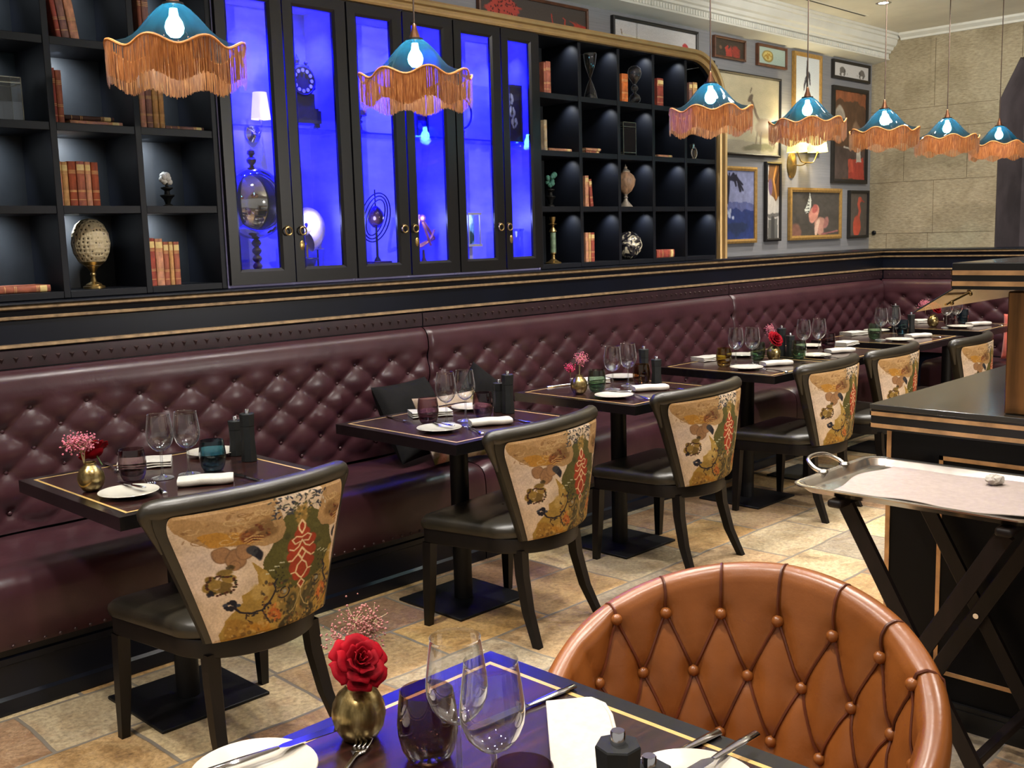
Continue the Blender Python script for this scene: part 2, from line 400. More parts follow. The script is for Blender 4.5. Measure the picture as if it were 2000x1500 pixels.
TUMB = dict(
    grey=glass('tumbler_mauve_grey', q4((150, 122, 126)), 1.3, q4((72, 42, 50)), (.0, .06), edge=.1, base_r=.05),
    blue=glass('tumbler_blue', q4((70, 128, 148)), 1.3, q4((16, 52, 74)), (.0, .07), edge=.1, base_r=.05),
    purple=glass('tumbler_purple', q4((132, 92, 106)), 1.3, q4((62, 22, 36)), (.0, .07), edge=.1, base_r=.05),
    green=glass('tumbler_green', q4((138, 168, 138)), 1.3, q4((30, 88, 36)), (.0, .06), edge=.1, base_r=.05),
    amber=glass('tumbler_amber', q4((158, 98, 36)), 1.3, q4((104, 46, 12)), (.0, .07), edge=.1, base_r=.05),
    yellow=glass('tumbler_yellow', q4((176, 148, 46)), 1.3, q4((126, 78, 12)), (.0, .06), edge=.1, base_r=.05),
    brown=glass('tumbler_brown', q4((116, 80, 52)), 1.3, q4((72, 34, 12)), (.0, .07), edge=.1, base_r=.05))
def fringe_mat():
    t = NT('silk_fringe'); v = t.coord('Object', (1, 1, .12)); n = t.noise(v, 190, 2, .6)
    col = t.ramp(n, [(.25, (104, 54, 20)), (.5, (154, 88, 38)), (.8, (200, 134, 76))])
    b = t.pbr(col, .5, 0, .4, sheen=.3)
    tl = t.n('ShaderNodeBsdfTranslucent'); t.l(col, tl.inputs['Color'])
    ms = t.n('ShaderNodeMixShader'); ms.inputs[0].default_value = .35; t.l(b.outputs[0], ms.inputs[1]); t.l(tl.outputs[0], ms.inputs[2]); t.l(ms.outputs[0], t.out.inputs['Surface']); return t.m
m_fringe = fringe_mat()
m_braid = M('shade_braid', (196, 128, 66), .6, nscale=120)
def shade_mat():
    t = NT('lit_shade'); v = t.coord('Object'); n = t.noise(v, 30, 2)
    col = t.ramp(n, [(.3, (244, 226, 150)), (.7, (252, 238, 180))])
    t.pbr(col, .8, 0, .2, emit=rgba((255, 232, 120)), estr=.75); return t.m
m_litshade = shade_mat()
m_litshade2 = M('lit_cream_shade', (250, 240, 214), .8, var=.03, emit=(255, 236, 190), estr=.5)
def brushed_brass():
    t = NT('brushed_brass'); v = t.coord('Object', (1, 1, .12)); n = t.noise(v, 90, 3, .6)
    col = t.ramp(n, [(.3, (104, 88, 54)), (.5, (160, 138, 90)), (.75, (204, 186, 138))])
    t.pbr(col, .27, .95, .5, 0, t.bump(n, .12, .003)); return t.m
m_vase = brushed_brass()
m_frame_gold = M('gilt_frame', (172, 136, 78), .45, .45, nscale=40, var=.10)
m_frame_black = M('black_frame', (26, 24, 24), .45)
m_frame_brown = M('brown_frame', (88, 54, 36), .5, nscale=20)
# ------------------------------------------------------------------ room shell
WY, WX, CEIL = 4.28, 8.80, 3.08
struct(MB().box(-2.4, 9.7, -3.8, 4.4, -.06, 0).build('floor', m_floor))
struct(MB().box(-2.4, 9.7, -3.8, 4.4, CEIL, CEIL+.06).build('ceiling', m_plaster))
struct(MB().box(-2.4, 9.4, WY, WY+.12, 0, CEIL).build('wall_north', m_greywall))
m_far = M('far_wall_paint', (120, 100, 78), .8, nscale=2)
w = MB()
w.prism([(4.28, 0), (4.28, CEIL), (-3.7, CEIL), (-3.7, 0), (.4, 0), (.4, 2.449), (.55, 2.755), (3.065, 2.755), (3.212, 2.449), (3.212, 0)],
        WX, WX+.55, lambda a, b, h: (h, a, b))
w.mat(1)
def jh(z, y0, y1): w.box(WX-.0012, WX+.01, y0, y1, z-.0022, z+.0022)
def jv(y, z0, z1): w.box(WX-.0012, WX+.01, y-.0022, y+.0022, z0, z1)
for z, y0 in ((1.42, 3.22), (1.854, 3.22), (2.452, 3.22)): jh(z, y0, 4.28)
jh(2.28, 3.22, 3.87); jh(2.21, 3.87, 4.28)
for y, z0, z1 in ((3.731, 2.46, 3.0), (3.87, 2.21, 2.28), (3.72, 1.42, 1.85), (3.45, 1.86, 2.27), (3.98, 1.86, 2.2), (4.12, 1.0, 1.42), (3.76, 1.0, 1.42), (3.05, 2.76, 3.0)): jv(y, z0, z1)
struct(w.build('wall_east', [m_stone, m_joint]))
m_recess_shaded = M('shaded_recess_stone', (92, 84, 88), .8, nscale=3)  # same stone, darkened grey-purple: shade of the opening put into the colour
rc = MB().box(9.36, 9.45, -3.7, 4.4, 0, CEIL)
rc.add([(WX+.002, 3.2105, 0), (9.35, 3.2105, 0), (9.35, 3.2105, 2.449), (WX+.002, 3.2105, 2.449), (WX+.002, 3.0635, 2.7535), (9.35, 3.0635, 2.7535)], [(0, 1, 2, 3), (3, 2, 5, 4)])
for z in (1.854, 2.28): rc.box(WX+.004, 9.34, 3.2092, 3.2103, z-.002, z+.002)
struct(rc.build('wall_recess', m_recess_shaded))
# small round iron peg in the stone
tag(MB().lathe([(0, 0), (.018, 0), (.018, .012), (.012, .018), (0, .018)], 14).move(Matrix.Rotation(-PI/2, 4, 'Y')).build('wall_peg', m_iron, loc=(WX-.002, 4.23, 1.43)),
    'small dark round peg set in the stone wall beside the pictures', 'peg')
# plaster cornice along the grey wall (with dentils), and the crown on the stone wall
PR = [(0, 2.855), (.10, 2.868), (.155, 2.876), (.16, 2.884), (.148, 2.888), (.148, 2.925), (.165, 2.930), (.168, 2.945), (.185, 2.952), (.192, 2.975), (.21, 2.985), (.222, 3.012), (.222, 3.03), (.235, 3.036), (.235, 3.058), (.25, 3.064), (.25, CEIL), (0, CEIL)]
c = MB().prism([(WY-d, z) for d, z in PR], -2.3, WX-.002, lambda a, b, h: (h, a, b))
x = 5.0
while x < WX-.02: c.box(x, x+.018, WY-.156, WY-.147, 2.891, 2.922); x += .03
struct(c.build('trim_1', m_cornice, angle=25))
struct(MB().prism([(WX, 3.022), (WX-.012, 3.024), (WX-.016, 3.04), (WX-.04, 3.055), (WX-.05, 3.062), (WX-.05, CEIL), (WX, CEIL)], -3.6, WY-.252, lambda a, b, h: (a, h, b)).build('trim_2', m_cornice, angle=25))
# panelled dado with ledge and three gilt lines: runs along the banquette wall then returns along the stone wall
DY, DX = 4.0, 8.47
DP = [(-.272, 1.294), (.022, 1.294), (.034, 1.290), (.036, 1.284), (.026, 1.280)], [(.026, 1.280), (.030, 1.276), (.030, 1.268), (.024, 1.265)], [(.024, 1.265), (.012, 1.258), (.010, 1.240)], [(.010, 1.240), (.014, 1.237), (.014, 1.229), (.008, 1.226)], [(.008, 1.226), (0, 1.222), (0, 1.138)], [(0, 1.138), (.016, 1.136), (.018, 1.126), (.008, 1.122)], [(.008, 1.122), (.004, 1.118), (.004, .02)]
d = MB()
for k, sec in enumerate(DP):
    d.mat(k % 2)
    G = [[(-.8, DY-a, z) for a, z in sec], [(DX-a, DY-a, z) for a, z in sec], [(DX-a, -1.2, z) for a, z in sec]]
    d.grid(G)
# fine vertical seams between dado boards
d.mat(0)
struct(d.build('trim_3', [m_dado, m_gold], angle=30, recalc=False))
# brass moulding over the shelving, turning down at the far end with a rounded corner
path = [(-.8, 2.588), (2.0, 2.588), (4.5, 2.588), (5.70, 2.588)]
path += [(5.70+.318*math.sin(a), 2.27+.318*math.cos(a)) for a in [PI/2*k/14 for k in range(1, 15)]] + [(6.018, 1.8), (6.018, 1.297)]
prof = [(-.030, 0), (-.030, .03), (-.022, .036), (-.012, .036), (-.008, .024), (.004, .024), (.008, .044), (.02, .05), (.030, .046), (.032, 0)]
G = []
for i, (x, z) in enumerate(path):
    a = Vector(path[max(i-1, 0)]); b = Vector(path[min(i+1, len(path)-1)]); t_ = (b-a).normalized(); n_ = Vector((-t_.y, t_.x))
    G.append([(x+n_.x*q, 3.985-h, z+n_.y*q) for q, h in prof])
struct(MB().grid(G).build('trim_4', m_brassbar, angle=25))
# ceiling fittings
t = thing('ceiling_downlight', 'round recessed downlight in the ceiling above the pendant cords', 'ceiling light', (7.52, 3.58, CEIL))
MB().lathe([(.035, -.001), (.052, -.004), (.056, -.002), (.056, 0)], 24).build('trim_ring', m_steel, t)
MB().lathe([(0, -.0015), (.034, -.0015), (.034, -.0005)], 24).build('lens', m_downl, t)
t = thing('slot_vent', 'long narrow slot vent in the white ceiling', 'air vent', (6.9, 3.875, CEIL))
MB().box(-.95, .95, -.02, .02, -.004, -.0005).build('frame', m_plaster, t); MB().box(-.94, .94, -.008, .008, -.0048, -.0042).build('slot', m_matteblack, t)
# ------------------------------------------------------------------ shelving units
FY, BY, Z0, ZT = 3.985, 4.262, 1.2965, 2.556
ROWS = [Z0, 1.612, 1.918, 2.228]          # undersides of the shelf boards
def bookcase(label, xs, rz=False):
    t = thing('bookcase', label, 'bookcase', (xs[0], FY, Z0))
    X0 = xs[0]; W = xs[-1]-X0
    MB().box(-.012, W+.012, BY-FY, BY-FY+.014, 0, ZT-Z0).build('back_panel', M('shelf_back', (30, 33, 37), .5, nscale=6, spec=.3), t)
    for x in xs: MB().box(x-X0-.0125, x-X0+.0125, 0, BY-FY-.0005, .0005, ZT-Z0-.002).build('divider', m_shelf, t, bevel=.0015)
    for k, z in enumerate(ROWS+[ZT]):
        h = .03 if 0 < k < 4 else .026
        for xa, xb in zip(xs, xs[1:]):
            MB().box(xa-X0+.013, xb-X0-.013, .003 if 0 < k < 4 else .001, BY-FY-.0005, z-Z0, z-Z0+h).build('shelf', m_shelf, t, bevel=.0015)
    return t
LX = [.985, 1.315, 1.640, 1.970, 2.306]
RX = [4.276, 4.620, 4.968, 5.306, 5.645, 5.990]
bookcase('black open bookcase of book niches left of the blue cabinets', LX)
rb = bookcase('black open bookcase with small lit niches right of the blue cabinets', RX)
# fillet of the rounded corner
arc = [(5.70+.29*math.sin(a), 2.27+.29*math.cos(a)) for a in [PI/2*k/12 for k in range(13)]]
MB().prism([(p-RX[0], q-Z0) for p, q in arc+[(5.99, 2.556)]], .0, .03, lambda a, b, h: (a, h-.001, b)).build('corner_panel', m_shelf, rb)
SH = [z+.03 for z in ROWS]; SH[0] = Z0+.026     # standing heights per row from the bottom
def down(name, loc, e, colr, ang_=150, r=.008, rot=(0, 0, 0)):
    l = bpy.data.lights.new(name, 'SPOT'); l.energy = e; l.color = colr; l.spot_size = math.radians(ang_); l.spot_blend = 1.0; l.shadow_soft_size = r
    o = bpy.data.objects.new(name, l); C.objects.link(o); o.location = loc; o.rotation_euler = rot; return o
def aim(name, loc, tgt, e, colr, ang_):
    o = down(name, loc, e, colr, ang_); o.rotation_euler = (Vector(tgt)-Vector(loc)).to_track_quat('-Z', 'Y').to_euler(); return o
def led(name, loc, e, colr, r=.012):
    l = bpy.data.lights.new(name, 'POINT'); l.energy = e; l.color = colr; l.shadow_soft_size = r
    o = bpy.data.objects.new(name, l); C.objects.link(o); o.location = loc; return o
for X, base, dx in ((LX, 'l', 0), (RX, 'r', 0)):
    for xa, xb in zip(X, X[1:]):
        for k in range(4):
            top = (ROWS+[ZT])[k+1]
            if base == 'r' and xb > 5.95 and k == 3: continue
            if base == 'l': aim('niche_light', ((xa+xb)/2-.06, 4.12, top-.008), ((xa+xb)/2-.06, 4.262, top-.14), 7.0, (.88, .95, 1), 125)
            else: aim('niche_light', (xb-.065, 4.05, top-.008), (xb-.0125, 4.05, top-.11), .9, (.92, .96, 1), 110)
# ------------------------------------------------------------------ glazed cabinets glowing blue
CAB = [(2.3205, 2.985), (2.9875, 3.638), (3.6405, 4.2605)]
DOORS = [(2.324, 2.644), (2.650, 2.982), (2.992, 3.310), (3.319, 3.635), (3.644, 3.968), (3.976, 4.256)]
RINGX = [2.612, 2.687, 3.272, 3.340, 3.927, 3.992]
CNAMES = ['glazed blue-lit cabinet with mirror ball and nautilus shell inside', 'glazed blue-lit cabinet with armillary sphere and brass instrument inside', 'glazed blue-lit cabinet with glass lantern and butterfly frame inside']
for ci, (xa, xb) in enumerate(CAB):
    t = thing('display_cabinet', CNAMES[ci], 'cabinet', (xa, FY, Z0), group='blue-lit glazed cabinets')
    W = xb-xa; D = BY-FY
    MB().box(0, W, D, D+.014, 0, ZT-Z0).build('back_panel', m_cabin, t)
    for x in (0, W-.018): MB().box(x, x+.018, 0, D-.001, 0, ZT-Z0-.001).build('side_panel', m_cabin, t)
    MB().box(.019, W-.019, .001, D-.001, 0, .02).build('bottom_panel', m_cabin, t)
    MB().box(.019, W-.019, .001, D-.001, ZT-Z0-.02, ZT-Z0-.001).build('top_panel', m_cabin, t)
    MB().box(.02, W-.02, .03, D-.085, .682, .690).build('glass_shelf', m_shelfglass, t)
    for di in (2*ci, 2*ci+1):
        a, b = DOORS[di]; a -= xa; b -= xa; h0, h1 = .0115, ZT-Z0-.004; gx0, gx1, g0, g1 = a+.058, b-.068, .0765, 1.199
        f = MB(); Yf, Yb = -.024, -.002
        # frame with a bevelled inner sight edge
        o = [(a, h0), (b, h0), (b, h1), (a, h1)]; i_ = [(gx0-.012, g0-.012), (gx1+.012, g0-.012), (gx1+.012, g1+.012), (gx0-.012, g1+.012)]; s_ = [(gx0, g0), (gx1, g0), (gx1, g1), (gx0, g1)]
        rings = [[(p, Yb, q) for p, q in o], [(p, Yf, q) for p, q in o], [(p, Yf, q) for p, q in i_], [(p, Yf+.008, q) for p, q in s_], [(p, Yb, q) for p, q in s_], [(p, Yb, q) for p, q in o]]
        f.grid([r+[r[0]] for r in rings])
        dr = f.build('door', m_black, t, angle=20)
        MB().box(gx0, gx1, -.0105, -.0075, g0, g1).build('pane', m_pane, dr)
        rx, rzz = RINGX[di]-xa, 1.548-Z0
        hb = MB(); hb.tube([(rx+.017*math.sin(q), -.038, rzz-.016-.017*math.cos(q)) for q in [2*PI*k/20 for k in range(20)]], .0035, 6, closed=True)
        hb.lathe([(0, 0), (.009, 0), (.007, .008), (.005, .016), (0, .018)], 12).move(Matrix.Translation((rx, -.024, rzz)) @ Matrix.Rotation(PI/2, 4, 'X'), 120)
        hb.build('ring_handle', m_brass, dr)
        if di % 2:
            e = MB(); ex = a+.037
            e.lathe([(0, 0), (.013, 0), (.010, .004), (0, .005)], 14, sy=1.7).move(Matrix.Translation((ex, -.0242, 1.468-Z0)) @ Matrix.Rotation(PI/2, 4, 'X'))
            e.build('key_escutcheon', m_brass, dr)
    for f_ in (.17, .5, .83): aim('cabinet_led', (xa+W*f_, FY+.05, ZT-.03), (xa+W*f_, BY, ZT-.42), 400, (.0022, .0028, 1.0), 80)
    for lx in ((xa*.75+xb*.25), (xa*.25+xb*.75)): led('cabinet_low_led', (lx, FY+.07, 1.58), .75, (.34, .38, 1), .03)
# ------------------------------------------------------------------ banquette
def tuft(u, z, ph=1.453):
    a = (u-ph)/.212; w_ = (.906-z)/.0762
    p, q = a+w_/2, a-w_/2
    bul = (np.abs(np.sin(PI*p))*np.abs(np.sin(PI*q)))**.75
    fade = np.clip(1+w_/.55, 0, 1)*np.clip((6.0-w_)/.5, 0, 1)
    d = (1-bul)*fade
    rp, rq = np.abs(p-np.round(p)), np.abs(q-np.round(q)); near = np.exp(-((rp*.2)**2+(rq*.2)**2)*1400)*np.clip(1+w_/.9, 0, 1)*np.clip((5.4-w_)/.2, 0, 1)
    return d*.017+near*.014
BPROF = [(.455, .055), (.50, .062), (.60, .066), (.75, .068), (.90, .066), (.98, .062), (1.015, .054), (1.036, .038), (1.046, .018), (1.046, -.01)]
def banq(label, s0, s1, b0, b1, fr, seatfr, n1):
    """fr(s, depth, z) maps run position and depth out of the wall plane into the room"""
    t = thing('banquette', label, 'banquette', fr((b0+b1)/2, .3, 0), group='buttoned burgundy banquette sections')
    org = Vector(t.location)
    F_ = lambda s, d, z: tuple(Vector(fr(s, d, z))-org)
    # back cushion
    zz = np.concatenate([np.arange(.455, .985, .0125), [.99, 1.0, 1.01, 1.02, 1.03, 1.038, 1.044, 1.046, 1.046]])
    dd = np.interp(zz, [p[0] for p in BPROF[:-1]], [p[1] for p in BPROF[:-1]]); dd[-1] = -.0
    n = int((b1-b0)/.0135); ss = np.linspace(b0, b1, n)
    T = tuft(ss[:, None], zz[None])
    edge = np.minimum(ss-b0, b1-ss)[:, None]; eo = .012*np.clip(1-edge/.02, 0, 1)**2
    D = dd[None]-np.where(zz[None] < .99, T, T*.0)-eo
    b = MB(); b.grid([[F_(ss[i], D[i, j], zz[j]) for j in range(len(zz))] for i in range(n)])
    k = 0
    for r in range(6):
        z = .906-.0762*r; x = 1.453+(.106 if r % 2 else 0)+.212*math.ceil((b0+.03-1.453-(.106 if r % 2 else 0))/.212)
        while x < b1-.03:
            b.ball(F_(x, .066-.030, z), .0105, 8, 5); x += .212
    b.build('back_cushion', m_burg, t, angle=60)
    # studded leather band above the cushion
    nb = MB(); nb.grid([[F_(s, .001, 1.05), F_(s, .012, 1.052), F_(s, .014, 1.085), F_(s, .012, 1.116), F_(s, .006, 1.1175)] for s in (b0, n1 or b1)])
    nb.mat(1); x = b0+.02
    while x < (n1 or b1)-.01:
        nb.add([F_(x-.011, .014, 1.092), F_(x+.011, .014, 1.092), F_(x, .014, 1.071), F_(x, .022, 1.086)], [(0, 1, 3), (1, 2, 3), (2, 0, 3)]); x += .0515
    nb.build('nailhead_band', [m_burgdark, M('dark_stud', (72, 56, 56), .35, .6)], t, angle=15)
    # seat cushion: sagging top, rolled nose, studded lower edge
    y0 = seatfr
    sp = [(.052, .435), (.07, .449), (.16, .454), (.3, .458), (.44, .460), (.50, .459), (.545, .452), (.572, .436), (.585, .414), (.592, .38), (.594, .30), (.594, .235), (.588, .218), (.56, .214)]
    n = int((s1-s0)/.04); ss = np.linspace(s0, s1, n)
    G = []
    for s in ss:
        e = min(s-s0, s1-s); sag = .012*max(0, 1-e/.025)**2; wv = .0035*math.sin(s*7.3)+.0025*math.sin(s*17+1)
        G.append([F_(s, d, z-sag-(wv*.7 if d < .5 else wv*.2)*(1 if z > .43 else 0)) for d, z in sp])
    sc = MB(); sc.grid(G); o = len(sc.v)
    sc.add(G[0], [tuple(range(len(sp)))]); sc.add(G[-1], [tuple(range(len(sp)-1, -1, -1))])
    sc.mat(1); x = s0+.03
    while x < s1-.02:
        p = F_(x, .594, .228); sc.ball(p, .0065, 6, 4); x += .05
    sc.build('seat_cushion', [m_burg, M('dark_stud', (72, 56, 56), .35, .6)], t, angle=50)
    pl = MB()
    G = [[F_(s, d, z) for d, z in ((.02, .211), (.565, .211), (.565, .19), (.575, .185), (.575, .165), (.57, .16), (.57, .06), (.58, .05), (.58, .002), (.02, .002))] for s in (s0, s1)]
    pl.grid(G); pl.add(G[0], [tuple(range(10))]); pl.add(G[1], [tuple(range(9, -1, -1))]); pl.build('plinth', m_dado, t, angle=20)
    return t
north = lambda s, d, z: (s, 3.995-d, z)
east = lambda s, d, z: (8.465-d, s, z)
banq('burgundy buttoned leather banquette section nearest the camera, below the blue cabinets', -.6, 3.232, -.6, 3.384, north, 0, 0)
banq('middle burgundy buttoned leather banquette section below the small lit niches', 3.238, 6.03, 3.390, 6.130, north, 0, 0)
banq('burgundy buttoned banquette section in the corner below the framed pictures', 6.036, 7.86, 6.136, 8.397, north, 0, 8.446)
banq('short burgundy banquette return along the stone wall', .3, 3.39, .3, 3.985, east, 0, 3.975)
# ------------------------------------------------------------------ dining tables
TX = [1.56, 2.80, 3.83, 4.957, 5.668, 6.633, 7.655]; TYC = 3.083
TP = ['nearest banquette table', 'second banquette table', 'third banquette table', 'fourth banquette table', 'fifth banquette table', 'sixth banquette table', 'far corner banquette table']
def table_obj(label, hx, hy, oy=0):
    t = thing('dining_table', label, 'table')
    b = MB(); b.box(-hx, hx, -hy, hy, .711, .75)
    i0, i1 = .034, .043
    b.mat(1)
    for (x0, x1, y0, y1) in ((-hx+i0, hx-i0, -hy+i0, -hy+i1), (-hx+i0, hx-i0, hy-i1, hy-i0), (-hx+i0, -hx+i1, -hy+i1, hy-i1), (hx-i1, hx-i0, -hy+i1, hy-i1)):
        b.add([(x0, y0, .7504), (x1, y0, .7504), (x1, y1, .7504), (x0, y1, .7504)], [(0, 1, 2, 3)])
    b.mat(2); a, c_ = hx-i1, hy-i1; b.add([(-a, -c_, .7503), (a, -c_, .7503), (a, c_, .7503), (-a, c_, .7503)], [(0, 1, 2, 3)])
    b.build('tabletop', [m_ebony, m_inlay, m_rosewood], t, recalc=False)
    MB().box(-.18, .18, -.18+oy, .18+oy, .697, .7105).build('mounting_plate', m_iron, t)
    MB().lathe([(.038, .0115), (.038, .6965)], 24, (0, oy, 0)).build('pedestal', m_iron, t)
    MB().box(-.19, .19, -.19+oy, .19+oy, 0, .011).build('base_plate', m_iron, t, bevel=.003)
    return t
ts = Stock(table_obj('x', .352, .360, .017))
for k in range(7):
    ts.put((TX[k], TYC, 0), 0, 'square black-edged table with gold inlay, ' + ['nearest the camera along the banquette', 'second along the banquette from the camera', 'third along the banquette from the camera', 'fourth along the banquette, pushed against the fifth', 'fifth along the banquette, pushed against the fourth', 'sixth along the banquette from the camera', 'last one in the far corner'][k], 'inlaid tables along the banquette')
fg = table_obj('inlaid dark table in the foreground, shining blue beside the tan armchair', .352, .352)
fg.location = (1.223-.352, 1.288-.352, 0)
# ------------------------------------------------------------------ velvet-backed dining chairs
def velvet():
    a = Art(220, 232, (216, 190, 160), .95, 5); R = random.Random(17)
    tan, ochre, olive, must, rust, red, navy, brown, cream = (172, 134, 86), (176, 122, 40), (84, 78, 32), (164, 130, 58), (182, 96, 40), (156, 54, 26), (24, 22, 32), (78, 54, 26), (226, 192, 142)
    a.ell(.10, .45, .16, .2, (222, 198, 176), .05, .6)
    def blobs(n, cx, cy, rx, ry, cols, s0, s1, al=.8):
        for q in range(n):
            th = R.random()*2*PI; rr_ = R.random()**.6; a.ell(cx+rx*rr_*math.cos(th), cy+ry*rr_*math.sin(th), R.uniform(s0, s1), R.uniform(s0, s1)*.9, cols[q % len(cols)], .02, .35, R.random()*3, al)
    def half(f):
        P = lambda pts: [(f(x), y) for x, y in pts]
        # olive ground and mustard stream
        a.poly(P([(.40, .46), (.70, .5), (.70, 1.02), (.40, 1.02), (.44, .8), (.46, .66)]), (136, 110, 54), .05)
        a.poly(P([(.45, .34), (.50, .20), (.60, .12), (.70, .12), (.70, .72), (.60, .70), (.50, .67), (.43, .60), (.39, .50)]), olive, .06)
        a.poly(P([(.33, .44), (.42, .50), (.47, .60), (.48, .76), (.54, .88), (.50, 1.0), (.02, 1.02), (.04, .92), (.14, .86), (.24, .74), (.22, .655), (.34, .62), (.36, .54)]), must, .055)
        a.ell(f(.34), .66, .07, .05, (188, 154, 84), .08, .3); a.ell(f(.40), .56, .03, .06, (182, 148, 74), .06, .3)
        # tan cloud with scalloped lower edge
        a.poly(P([(.0, .0), (.52, -.03), (.55, .24), (.53, .30), (.44, .33), (.36, .315), (.29, .305), (.16, .26), (.07, .18), (.02, .11)]), tan, .04)
        a.poly(P([(.04, .03), (.48, .0), (.5, .10), (.25, .10)]), (192, 154, 108), .05, .6)
        a.poly(P([(.12, .165), (.22, .16), (.34, .19), (.42, .25), (.36, .30), (.26, .29), (.17, .25)]), ochre, .05, .85)
        for q in range(15):
            u0 = .08+.4*R.random(); v0 = .04+.2*R.random(); a.line(P([(u0+.05*math.cos(t_*.8)*(1-t_/9), v0+.035*math.sin(t_*.8)*(1-t_/9)) for t_ in range(8)]), .0028, (142, 104, 58) if q % 2 else (208, 174, 120), .02, .8)
        a.ell(f(.37), .235, .055, .05, (116, 58, 28), .05, .4); a.ell(f(.43), .20, .06, .06, (118, 86, 46), .06, .5, 0, .8); blobs(14, f(.39), .22, .07, .06, [(96, 44, 24), (150, 90, 40), (64, 44, 24)], .006, .014)
        for t0 in (.255, .275, .295): a.line(P([(.33, t0), (.37, t0-.02), (.42, t0)]), .003, (206, 164, 96), .02)
        for x_, y_, r1, r2 in ((.20, .335, .05, .06), (.265, .385, .055, .075), (.32, .345, .05, .06), (.255, .43, .03, .04)):
            a.ell(f(x_), y_, r1, r2, (112, 82, 56), .03, .12); a.ell(f(x_), y_, r1*.92, r2*.92, (158, 116, 78), .03, .2)
        a.ell(f(.385), .385, .026, .05, navy, .05, .3); a.ell(f(.365), .35, .025, .035, (58, 56, 58), .05, .3); blobs(8, f(.38), .385, .03, .05, [navy, (50, 52, 56)], .006, .012)
        # leafy bush on the cream ground
        a.line(P([(.16, .64), (.155, .52), (.21, .45)]), .004, brown, .02)
        for x_, y_ in ((.152, .552), (.205, .475), (.10, .56), (.20, .575), (.13, .51), (.17, .61), (.22, .53), (.11, .60)): a.ell(f(x_), y_, R.uniform(.028, .042), R.uniform(.026, .036), R.choice([(132, 106, 50), (112, 88, 42), (150, 120, 58)]), .06, .2)
        for q in range(34):
            th = 2*PI*q/34; a.ell(f(.155)+.082*math.cos(th)*R.uniform(.8, 1.1), .558+.075*math.sin(th)*R.uniform(.8, 1.1), .0085, .008, (70, 34, 24) if q % 3 else (54, 50, 24), .01, .3)
        blobs(7, f(.085), .605, .02, .02, [navy], .008, .013); blobs(6, f(.225), .43, .025, .02, [(92, 74, 34), (60, 48, 24)], .010, .016)
        # navy blossom and vine with scrolls
        for q in range(15): a.ell(f(.181)+.042*math.cos(q*2.4)*R.random()**.5, .725+.042*math.sin(q*2.4)*R.random()**.5, .014, .013, navy if q % 4 else (56, 60, 72), .01, .3)
        a.line(P([(.18, .75), (.22, .80), (.29, .825), (.364, .816), (.40, .78), (.43, .74), (.47, .69)]), .007, (34, 26, 34), .03)
        a.line(P([(.26, .82), (.25, .87), (.28, .90)]), .0045, (54, 36, 24), .03); a.line(P([(.364, .816), (.39, .88), (.42, .93)]), .006, navy, .03)
        blobs(14, f(.40), .80, .035, .08, [navy, (44, 34, 40)], .006, .013, .9); blobs(8, f(.30), .83, .04, .02, [navy], .006, .010)
        a.line([(x, y) for x, y in spiral(f(.535), .715, .052, 1.7, .6, 34, -1 if f(1) > f(0) else 1, .95)], .0048, navy)
        a.ell(f(.535), .715, .018, .016, (150, 144, 126), .02, .4); a.line(P([(.47, .69), (.46, .64), (.49, .60)]), .006, navy, .03); blobs(6, f(.465), .65, .018, .03, [navy, (60, 60, 70)], .005, .009)
        # rust and ochre flowers low down
        a.ell(f(.455), .85, .055, .06, rust, .07, .3); blobs(22, f(.455), .85, .06, .07, [(206, 124, 58), (120, 60, 30), (176, 132, 60)], .006, .016)
        a.ell(f(.17), .93, .09, .05, (152, 112, 44), .08, .25); a.ell(f(.33), .95, .09, .045, ochre, .08, .3); blobs(30, f(.25), .92, .17, .07, [(186, 146, 70), (120, 82, 34), (96, 66, 30), (200, 160, 90)], .006, .018, .7)
        a.ell(f(.60), .83, .055, .10, (76, 66, 36), .05, .25); a.ell(f(.55), .96, .06, .05, (58, 48, 26), .06, .3); blobs(16, f(.58), .88, .06, .10, [(104, 92, 52), (52, 44, 26), (140, 116, 66)], .006, .014, .7)
        for q in range(11): a.ell(f(.42+.012*q), .545-.006*q+.010*math.sin(q*2.1), .0055, .005, (206, 202, 168), .0, .4)
        for q in range(16): a.ell(f(.50+.03*math.sin(q*1.9)), .52+.012*q, .006, .006, (42, 40, 22), 0, .4)
        blobs(10, f(.56), .40, .05, .12, [(100, 94, 44), (66, 62, 28)], .012, .03, .6)
    half(lambda x: x); keep = a.a.copy(); half(lambda x: 1.35-x)
    a.a = np.where((a.x < .675)[..., None], keep, a.a)
    a.poly([(.965, .25), (1.0, .18), (1.0, .72), (.95, .62)], (216, 186, 152), .03)
    for q in range(26): a.line([(.985, .30+.012*q), (.975+.02*R.random(), .31+.012*q)], .004, (120, 66, 40), 0, .8)
    for q in range(120):
        x = .36+.60*R.random(); y = .56+.44*R.random()**.8
        a.ell(x, y, R.uniform(.008, .022), R.uniform(.005, .012), [(92, 70, 34), (58, 46, 26), (186, 148, 78), (120, 72, 36), (44, 38, 34), (150, 112, 50)][q % 6], .02, .3, R.random()*PI, .75)
    for q in range(40): a.ell(.04+.5*R.random(), .03+.22*R.random(), R.uniform(.01, .03), R.uniform(.004, .010), [(142, 104, 60), (196, 158, 106), (120, 82, 44)][q % 3], .03, .4, R.random()*PI, .55)
    # sprays of navy leaves along the top
    for q in range(110):
        x = .47+.38*R.random(); y = .005+.15*R.random(); a.ell(x, y, .015, .0055, [(40, 42, 54), (60, 60, 66), (200, 182, 152), (86, 82, 66)][q % 4], 0, .3, R.random()*PI)
    cx = .675
